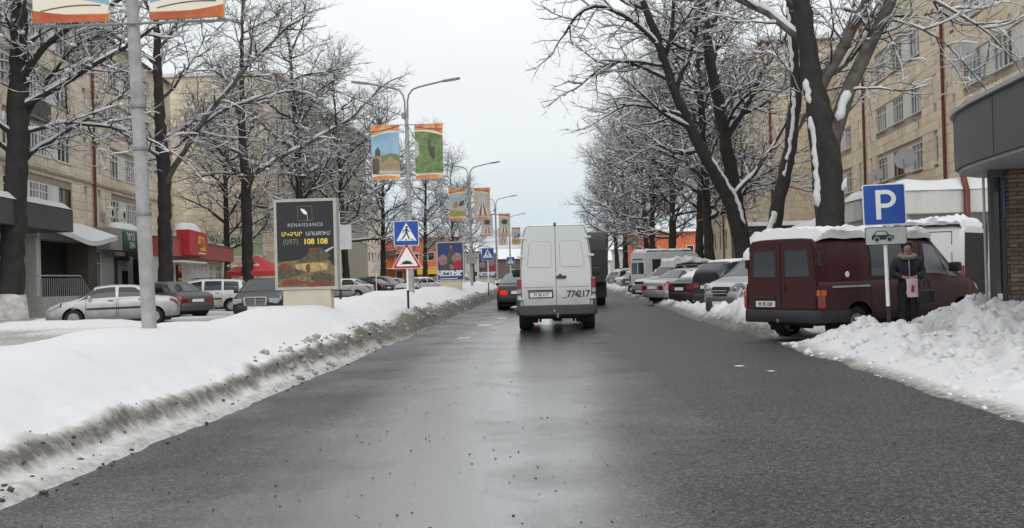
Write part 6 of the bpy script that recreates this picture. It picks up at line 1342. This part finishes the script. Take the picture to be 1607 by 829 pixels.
# ---------------- billboards
def billboard(x, y, z, rz, label, art):
    e = empty('light_box_billboard', (x, y, z), rz, label, 'billboard', 'light box billboards on the median')
    MB().span(-.53, .53, -.13, .13, -.3, .50, .01).build('base', 'beige_metal', e); MB().span(-.69, .69, -.13, .13, .50, 2.46, .02).build('case', 'frame_alu', e); k = -.135
    fr = MB(); fr.span(-.69, -.63, -.155, -.128, .50, 2.46).span(.63, .69, -.155, -.128, .50, 2.46).span(-.63, .63, -.155, -.128, 2.40, 2.46).span(-.63, .63, -.155, -.128, .50, .56); fr.build('frame', 'frame_alu', e)
    if art == 'menu':
        p = flat(e, [(-.628, .562), (.628, .562), (.628, 2.398), (-.628, 2.398)], k, 'print_black', 'poster'); k -= .006
        def T(s, size, z, m, x=0., **a): link('lettering', text_mesh('lettering', s, size, m, .003, **a), p, (x, k-.002, z))
        fl = MB()
        for a, b, c, d in ((-.16, .16, 2.30, 2.307), (-.16, .16, 1.985, 1.992), (-.16, -.153, 1.985, 2.307), (.153, .16, 1.985, 2.307)): fl.span(a, b, k-.002, k, c, d)
        fl.build('logo_frame', 'print_dim', p)
        flat(p, [(-.10, 2.25), (-.02, 2.235), (.045, 2.17), (.05, 2.13), (.02, 2.115), (-.03, 2.14), (-.07, 2.19)], k, 'sign_white', 'logo_leaf'); flat(p, [(.045, 2.13), (.055, 2.12), (.065, 1.99), (.055, 1.99)], k, 'print_grey', 'logo_stem')
        T('RENAISSANCE', .105, 1.895, 'print_grey', spacing=1.22); T('ԱՆՎՃԱՐ', .115, 1.70, 'print_yellow', -.30, bold=.003, spacing=.86); T('ԱՌԱՔՈՒՄ', .115, 1.70, 'print_grey', .28, bold=.001, spacing=.86); T('(097)', .165, 1.53, 'print_dim', -.33); T('108 108', .165, 1.53, 'print_yellow', .22, bold=.005)
        rg = random.Random(8)
        def blob(cx, cz, rx, rz_, m, nm, lift, n=14): flat(p, [(max(-.62, min(.62, cx+rx*(1+rg.uniform(-.18, .18))*math.cos(2*math.pi*i/n))), max(.57, cz+rz_*(1+rg.uniform(-.18, .18))*math.sin(2*math.pi*i/n))) for i in range(n)], k-lift, m, nm)
        flat(p, [(-.628, .565), (.628, .565), (.628, .98), (.52, 1.12), (.15, 1.18), (-.2, 1.14), (-.628, 1.10)], k-.002, 'food_crust', 'food_print')
        flat(p, [(-.22, 1.08), (.0, 1.22), (.12, 1.38), (.3, 1.41), (.42, 1.34), (.54, 1.24), (.5, 1.12), (.2, 1.10)], k-.005, 'food_dark', 'food_print'); flat(p, [(-.24, 1.04), (.1, 1.08), (.5, 1.06), (.46, .92), (.0, .86), (-.2, .94)], k-.008, 'food_cheese', 'food_print')
        flat(p, [(-.62, .72), (-.2, .80), (.02, .88), (-.25, .96), (-.62, 1.02)], k-.008, 'food_dark', 'food_print'); blob(-.46, 1.02, .14, .06, 'food_red', 'food_print', .011); blob(.18, 1.355, .11, .045, 'food_red', 'food_print', .011); blob(.05, .96, .05, .10, 'food_red', 'food_print', .012); blob(.36, .74, .26, .13, 'food_dark', 'food_print', .009); blob(-.3, .66, .26, .07, 'food_red', 'food_print', .010); blob(.3, .62, .3, .05, 'food_red', 'food_print', .012); blob(-.05, .74, .16, .06, 'food_crust', 'food_print', .013)
        flat(p, [(.42, 1.33), (.62, 1.42), (.62, 1.39), (.46, 1.29)], k-.013, 'print_grey', 'fork_print')
    else:
        p = flat(e, [(-.628, .562), (.628, .562), (.628, 2.398), (-.628, 2.398)], k, 'print_blue', 'poster'); k -= .006
        rg = random.Random(3)
        flat(p, [(-.10, 1.15), (.16, 1.2), (.14, 1.75), (.16, 2.0), (.1, 2.3), (-.02, 2.3), (-.06, 2.0), (-.18, 1.7)], k, 'print_dark', 'figure_print'); flat(p, [(-.0, 2.12), (.1, 2.12), (.1, 2.28), (.0, 2.28)], k-.004, 'print_skin', 'figure_print')
        for cx, cz, rx, rz_, m in ((-.36, 1.55, .24, .3, 'print_skin'), (.33, 1.62, .26, .28, 'print_skin'), (-.3, 1.2, .3, .14, 'print_dark'), (.05, 1.2, .2, .12, 'print_skin')): flat(p, [(cx+rx*rg.uniform(.8, 1.1)*math.cos(2*math.pi*i/12), cz+rz_*rg.uniform(.8, 1.1)*math.sin(2*math.pi*i/12)) for i in range(12)], k-.003, m, 'figure_print')
        flat(p, [(.38+.22*math.cos(2*math.pi*i/18), 1.28+.24*math.sin(2*math.pi*i/18)) for i in range(18)], k-.008, 'print_ball', 'ball_print')
        link('lettering', text_mesh('lettering', 'ՄՐՑՈՒՅԹ', .27, 'sign_white', .003, bold=.016, spacing=.92), p, (0, k-.01, .90)); flat(p, [(-.55, .74), (.55, .76), (.55, .80), (-.55, .78)], k-.004, 'sign_white', 'small_print'); flat(p, [(-.55, .60), (.35, .61), (.35, .64), (-.55, .63)], k-.004, 'sign_white', 'small_print')
billboard(-5.35, 24.0, .70, R(-4), 'dark restaurant billboard with food picture and a phone number', 'menu'); billboard(-5.2, 55.6, .68, R(-2), 'blue poster billboard with a red ball, nearer of the two', 'blue'); billboard(-5.1, 84.6, .66, R(-2), 'blue poster billboard half covered by the far crossing sign', 'blue')
# ---------------- road signs
def rsq(w, h, c, n=4): 
    P = []
    for cx, cz, a0 in ((w/2-c, h/2-c, 0), (-w/2+c, h/2-c, 90), (-w/2+c, -h/2+c, 180), (w/2-c, -h/2+c, 270)): P += [(cx+c*math.cos(R(a0+90*k/n)), cz+c*math.sin(R(a0+90*k/n))) for k in range(n+1)]
    return P
def tri(r, c, n=4, z=0.):
    P = []
    for a in (90, 210, 330):
        cx, cz = (r-2*c)*math.cos(R(a)), (r-2*c)*math.sin(R(a))+z; P += [(cx+c*math.cos(R(a-60+120*k/n)), cz+c*math.sin(R(a-60+120*k/n))) for k in range(n+1)]
    return P
def post(e, h, blk=.45):
    MB().tube([(0, .04, blk), (0, .04, h)], .032, 10).build('post', 'sign_white', e, True); MB().tube([(0, .04, -.5), (0, .04, blk)], .0325, 10).build('post_foot', 'sign_black', e, True)
def crossing(e, zc, s):
    p = flat(e, [(x*s, z*s+zc) for x, z in rsq(1, 1, .06)], 0, 'sign_white', 'crossing_panel', .02); f = lambda poly, y, m, nm: flat(p, [(x*s, z*s+zc) for x, z in poly], y, m, nm, .003)
    f(rsq(.95, .95, .05), -.021, 'sign_blue', 'blue_field'); f([(0, .42), (.40, -.30), (-.40, -.30)], -.025, 'sign_white', 'white_triangle'); k = -.029
    f([(.02+.05*math.cos(2*math.pi*i/12), .24+.05*math.sin(2*math.pi*i/12)) for i in range(12)], k, 'sign_black', 'pictogram')
    for poly in ([(-.03, .18), (.05, .18), (.05, .0), (-.04, .0)], [(-.04, .01), (.01, -.02), (-.06, -.12), (-.14, -.24), (-.19, -.22), (-.09, -.08)], [(.0, .01), (.055, .01), (.09, -.10), (.15, -.24), (.10, -.25), (.045, -.11)], [(-.03, .18), (-.03, .13), (-.10, .08), (-.10, -.0), (-.135, .0), (-.135, .10)], [(.05, .17), (.05, .12), (.13, .04), (.16, .06)], [(-.30, -.28), (-.22, -.28), (-.19, -.245), (-.26, -.245)], [(-.06, -.28), (.03, -.28), (.02, -.245), (-.05, -.245)], [(.21, -.28), (.30, -.28), (.26, -.245), (.18, -.245)]): f(poly, k, 'sign_black', 'pictogram')
e = empty('road_sign', (-4.12, 31.0, .60), R(1), 'blue crossing sign above a red bordered speed bump triangle', 'road sign'); post(e, 1.5); crossing(e, 2.04, .70)
t = flat(e, tri(.50, .03, z=1.30), -.001, 'sign_white', 'warning_panel', .02); flat(t, tri(.47, .03, z=1.30), -.0225, 'sign_red', 'red_border', .003); flat(t, tri(.36, .02, z=1.30), -.0265, 'sign_white', 'white_field', .003)
flat(t, [(-.20, 1.175), (.20, 1.175), (.20, 1.188)]+[(.14*math.cos(R(a)), 1.188+.085*math.sin(R(a))) for a in range(0, 181, 20)]+[(-.20, 1.188)], -.030, 'sign_black', 'bump_pictogram', .003)
for k, (x, y, lab) in enumerate(((-3.75, 62.5, 'second blue crossing sign in front of the farther poster'), (-3.8, 96, 'farthest blue crossing sign left of the white van'))): e = empty('road_sign', (x, y, .55), 0, lab, 'road sign'); post(e, 2.0); crossing(e, 2.05, .70)
e = empty('road_sign', (-5.75, 29.6, .70), 0, 'back of a pale rectangular sign on a striped post beside the billboard', 'road sign'); post(e, 2.5); MB().prism([(-.02, 1.50), (.34, 1.50), (.34, 2.15), (-.02, 2.15)], .0, .03, 'y').build('sign_panel', 'sign_back', e)
e = empty('road_sign', (-13.0, 80.6, 0), 0, 'two pale triangles seen from behind on one thin post', 'road sign'); MB().tube([(0, .04, 0), (0, .04, 2.9)], .032, 8).build('post', 'sign_white', e)
for z in (2.05, 2.75): flat(e, tri(.42, .03, z=z), 0, 'sign_back', 'sign_panel', .02)
e = empty('road_sign', (5.66, 19.2, .28), R(-4), 'blue P parking sign with a car plate on a black and white post', 'road sign'); e.rotation_euler = (0, R(-1.0), R(-4)); post(e, 1.80, .42)
p = flat(e, [(x*.71, z*.70+2.15) for x, z in rsq(1, 1, .05)], 0, 'sign_white', 'parking_panel', .02); flat(p, [(x*.675, z*.665+2.15) for x, z in rsq(1, 1, .045)], -.021, 'sign_blue', 'blue_field', .003)
A = [(-.13, -.25), (-.045, -.25), (-.045, -.06), (.03, -.06)]+[(.035+.165*math.cos(R(a)), .095+.155*math.sin(R(a))) for a in range(-90, 91, 15)]+[(-.13, .25)]
for poly in ([(-.14, -.25), (-.06, -.25), (-.06, .25), (-.14, .25)], [(-.062, -.055), (.03, -.055), (.03, .017), (-.062, .017)], [(-.062, .178), (.03, .178), (.03, .25), (-.062, .25)], [(.029+.168*math.cos(R(a)), .0975+.1525*math.sin(R(a))) for a in range(-90, 91, 12)]+[(.029+.092*math.cos(R(a)), .0975+.0805*math.sin(R(a))) for a in range(90, -91, -12)]): flat(p, [(x, z+2.15) for x, z in poly], -.025, 'sign_white', 'letter_p', .003)
q = flat(e, [(x*.69+.005, z*.31+1.62) for x, z in rsq(1, 1, .08)], 0, 'sign_black', 'plate_panel', .018); flat(q, [(x*.67+.005, z*.285+1.62) for x, z in rsq(1, 1, .08)], -.019, 'sign_back', 'plate_face', .003)
cz = 1.595; flat(q, [(-.23, cz-.04), (.13, cz-.04), (.135, cz+.02), (.06, cz+.04), (.0, cz+.112), (-.15, cz+.112), (-.215, cz+.04), (-.235, cz+.02)], -.023, 'sign_black', 'car_pictogram', .003); flat(q, [(-.14, cz+.098), (-.012, cz+.098), (.03, cz+.042), (-.185, cz+.042)], -.027, 'sign_back', 'car_pictogram', .003)
for x in (-.15, .06):
    flat(q, [(x+.05*math.cos(2*math.pi*i/14), cz-.035+.05*math.sin(2*math.pi*i/14)) for i in range(14)], -.027, 'sign_back', 'car_pictogram', .003); flat(q, [(x+.036*math.cos(2*math.pi*i/14), cz-.035+.036*math.sin(2*math.pi*i/14)) for i in range(14)], -.031, 'sign_black', 'car_pictogram', .003)
# ---------------- red umbrella of the cafe
mat('umbrella_red', (.42, .03, .035), .75, var=.12, vscale=2)
e = empty('cafe_umbrella', (-19.9, 73.8, .12), 0, 'red cafe umbrella with white script behind a dark trunk', 'umbrella'); m = MB(); n = 8
for k in range(n):
    a0, a1 = 2*math.pi*k/n, 2*math.pi*(k+1)/n; q = [(0, 0, 3.05), (2.1*math.cos(a0), 2.1*math.sin(a0), 1.95), (2.1*math.cos(a1), 2.1*math.sin(a1), 1.95), (2.1*math.cos(a0), 2.1*math.sin(a0), 1.65), (2.1*math.cos(a1), 2.1*math.sin(a1), 1.65)]; m.add(q, [(0, 1, 2), (1, 3, 4, 2)])
m.build('canopy', 'umbrella_red', e); MB().tube([(0, 0, 0), (0, 0, 3.1)], .04, 8).build('pole', 'sign_white', e)
lt = link('lettering', text_mesh('lettering', 'Coca-Cola', .5, 'sign_white', .004, shear=.3), e, (-.75, -1.52, 2.18)); lt.rotation_euler = (R(-66), 0, R(-22)); lt.location = (-.55, -1.42, 2.38)
lt.rotation_euler = (R(-60), 0, 0)
# ---------------- the woman beside the parking sign
mat('skin', (.36, .21, .15), .55, var=.1, vscale=8); mat('coat', (.009, .012, .019), .8, col2=(.016, .020, .029), vscale=9, bump=.6, bscale=12); mat('trousers', (.010, .010, .011), .8); mat('hair', (.012, .009, .008), .5, var=.3, vscale=30); mat('fur', (.30, .27, .23), .95, col2=(.16, .14, .12), vscale=30, bump=1., bscale=60); mat('bag_pink', (.62, .30, .40), .5, col2=(.70, .62, .64), vscale=7); mat('bag_black', (.012, .012, .013), .45); mat('lips', (.30, .09, .08), .5); mat('boot', (.012, .011, .011), .5)
def skinned(name, nodes, edges, m, parent=None, sub=2, root=0):
    me = bpy.data.meshes.new(name); me.from_pydata([n_[:3] for n_ in nodes], edges, []); o = bpy.data.objects.new(name, me)
    o.modifiers.new('skin', 'SKIN'); o.modifiers['skin'].use_smooth_shade = True
    for i, n_ in enumerate(nodes):
        v = me.skin_vertices[0].data[i]; r = n_[3]; v.radius = (r, n_[4] if len(n_) > 4 else r); v.use_root = (i == root)
    sb_ = o.modifiers.new('sub', 'SUBSURF'); sb_.levels = sub; sb_.render_levels = sub
    out_ = evaluated(o)
    out_.materials.clear(); out_.materials.append(M[m]); out_.polygons.foreach_set('use_smooth', [True]*len(out_.polygons)); return link(name, out_, parent)
pe = empty('person', (6.58, 21.1, .16), R(-8), 'woman in a dark padded coat holding a pink bag beside the parking sign', 'person')
nd = [(0, 0, .90, .12, .10), (0, 0, 1.08, .11, .09), (0, 0, 1.27, .14, .10), (0, .0, 1.40, .055), (0, -.012, 1.47, .06), (0, -.02, 1.535, .082, .09), (0, -.012, 1.61, .07)]; ed = [(0, 1), (1, 2), (2, 3), (3, 4), (4, 5), (5, 6)]
for sd in (-1, 1):
    b = len(nd); nd += [(sd*.09, 0, .82, .085), (sd*.10, -.02, .47, .06), (sd*.10, .02, .10, .04), (sd*.11, -.12, .035, .035)]; ed += [(0, b), (b, b+1), (b+1, b+2), (b+2, b+3)]
    b = len(nd); nd += [(sd*.18, 0, 1.34, .055), (sd*.25, -.01, 1.08, .044), (sd*.10, -.21, 1.00, .030), (sd*.055, -.235, .985, .026, .036)]; ed += [(2, b), (b, b+1), (b+1, b+2), (b+2, b+3)]
    h = len(nd)-1
    for f in range(4): c = len(nd); nd += [(sd*.02, -.245-.004*f, 1.005-.018*f, .0095), (-sd*.012, -.25, 1.0-.018*f-.004, .0085), (-sd*.022, -.235, .99-.018*f, .0075)]; ed += [(h, c), (c, c+1), (c+1, c+2)]
    c = len(nd); nd += [(sd*.05, -.262, 1.01, .010), (sd*.025, -.272, 1.022, .009)]; ed += [(h, c), (c, c+1)]
skinned('body', nd, ed, 'skin', pe)
nd = [(0, .0, 1.12, .185, .15), (0, 0, .95, .195, .165), (0, 0, .66, .215, .18), (0, 0, 1.28, .20, .155), (0, 0, 1.41, .125, .115)]; ed = [(0, 1), (1, 2), (0, 3), (3, 4)]
for sd in (-1, 1): b = len(nd); nd += [(sd*.19, 0, 1.30, .098), (sd*.265, -.0, 1.07, .088), (sd*.12, -.20, 1.0, .062)]; ed += [(3, b), (b, b+1), (b+1, b+2)]
skinned('coat', nd, ed, 'coat', pe)
for sd in (-1, 1):
    skinned('trouser_leg', [(sd*.08, 0, .92, .135), (sd*.085, 0, .80, .13), (sd*.10, -.02, .47, .10), (sd*.10, .015, .10, .085), (sd*.10, .02, .05, .08)], [(0, 1), (1, 2), (2, 3), (3, 4)], 'trousers', pe, 1); skinned('boot', [(sd*.10, .025, .22, .08), (sd*.10, .03, .06, .075), (sd*.11, -.10, .05, .06), (sd*.112, -.17, .045, .05)], [(0, 1), (1, 2), (2, 3)], 'boot', pe, 1)
m = MB(); rg = random.Random(4)
for k in range(16):
    a = 2*math.pi*k/16; c = (.125*math.cos(a), .10*math.sin(a)-.01, 1.40+.03*math.sin(a)); m.lathe([(.001, -.055), (.05, -.022), (.054, .014), (.001, .05)], 7, 'z', c)
m.build('fur_collar', 'fur', pe, True); MB().tube([(0, -.165, 1.32), (0, -.185, 1.1), (0, -.19, .75)], .008, 6).build('zip', 'sign_back', pe)
hr = skinned('hair', [(0, .025, 1.62, .115, .10), (0, .055, 1.54, .11, .09), (0, .06, 1.45, .085, .07), (.06, .0, 1.60, .065), (-.06, .0, 1.60, .065), (.078, .0, 1.52, .045), (-.078, .0, 1.52, .045), (0, -.055, 1.665, .07)], [(0, 1), (1, 2), (0, 3), (0, 4), (3, 5), (4, 6), (0, 7)], 'hair', pe)
for sd in (-1, 1): MB().lathe([(.001, -.006), (.011, -.003), (.011, .003), (.001, .006)], 8, 'y', (sd*.033, -.107, 1.545)).build('eye', 'bag_black', pe); MB().lathe([(.001, -.01), (.016, -.004), (.016, .006), (.001, .012)], 8, 'x', (sd*.083, -.0, 1.535)).build('ear', 'skin', pe)
MB().add([(0, -.105, 1.555), (-.016, -.105, 1.515), (.016, -.105, 1.515), (0, -.132, 1.517)], [(0, 1, 3), (0, 3, 2), (1, 2, 3), (0, 2, 1)]).build('nose', 'skin', pe, True); MB().box((0, -.104, 1.487), (.046, .01, .012), 0, .004).build('mouth', 'lips', pe)
b = empty('carrier_bag', (6.56, 20.81, .80), R(-8), 'pink and white carrier bag hanging from the woman\'s hands', 'bag'); P = [[(-.10+.012*math.cos(z*30), -.03, z), (-.04, -.05-.01*math.sin(z*25), z), (.05, -.05, z), (.10, -.02, z), (.04, .03, z), (-.05, .035, z)] for z in (0, .08, .17, .26, .34)]
m = MB(); m.grid(P, True); m.add(P[0], [tuple(range(6))[::-1]]); m.build('bag_body', 'bag_pink', b, 50); MB().tube([(-.06, 0, .33), (-.02, .0, .36), (.03, 0, .36), (.06, 0, .33)], .008, 6).build('handle', 'bag_pink', b); flat(b, [(-.03, .10), (.02, .09), (.035, .2), (-.01, .22)], -.062, 'food_red', 'print')
b = empty('handbag', (6.85, 20.97, .66), R(-8), 'black handbag at the woman\'s side, right of the pink bag', 'bag'); MB().box((0, 0, .14), (.34, .14, .25), 0, .05).build('bag_body', 'bag_black', b, 50); MB().tube([(-.12, 0, .25), (-.1, 0, .42), (-.03, 0, .5), (.04, 0, .46), (.10, 0, .25)], .011, 6).build('strap', 'bag_black', b, True)

bpy.data.scenes.remove(TMP)
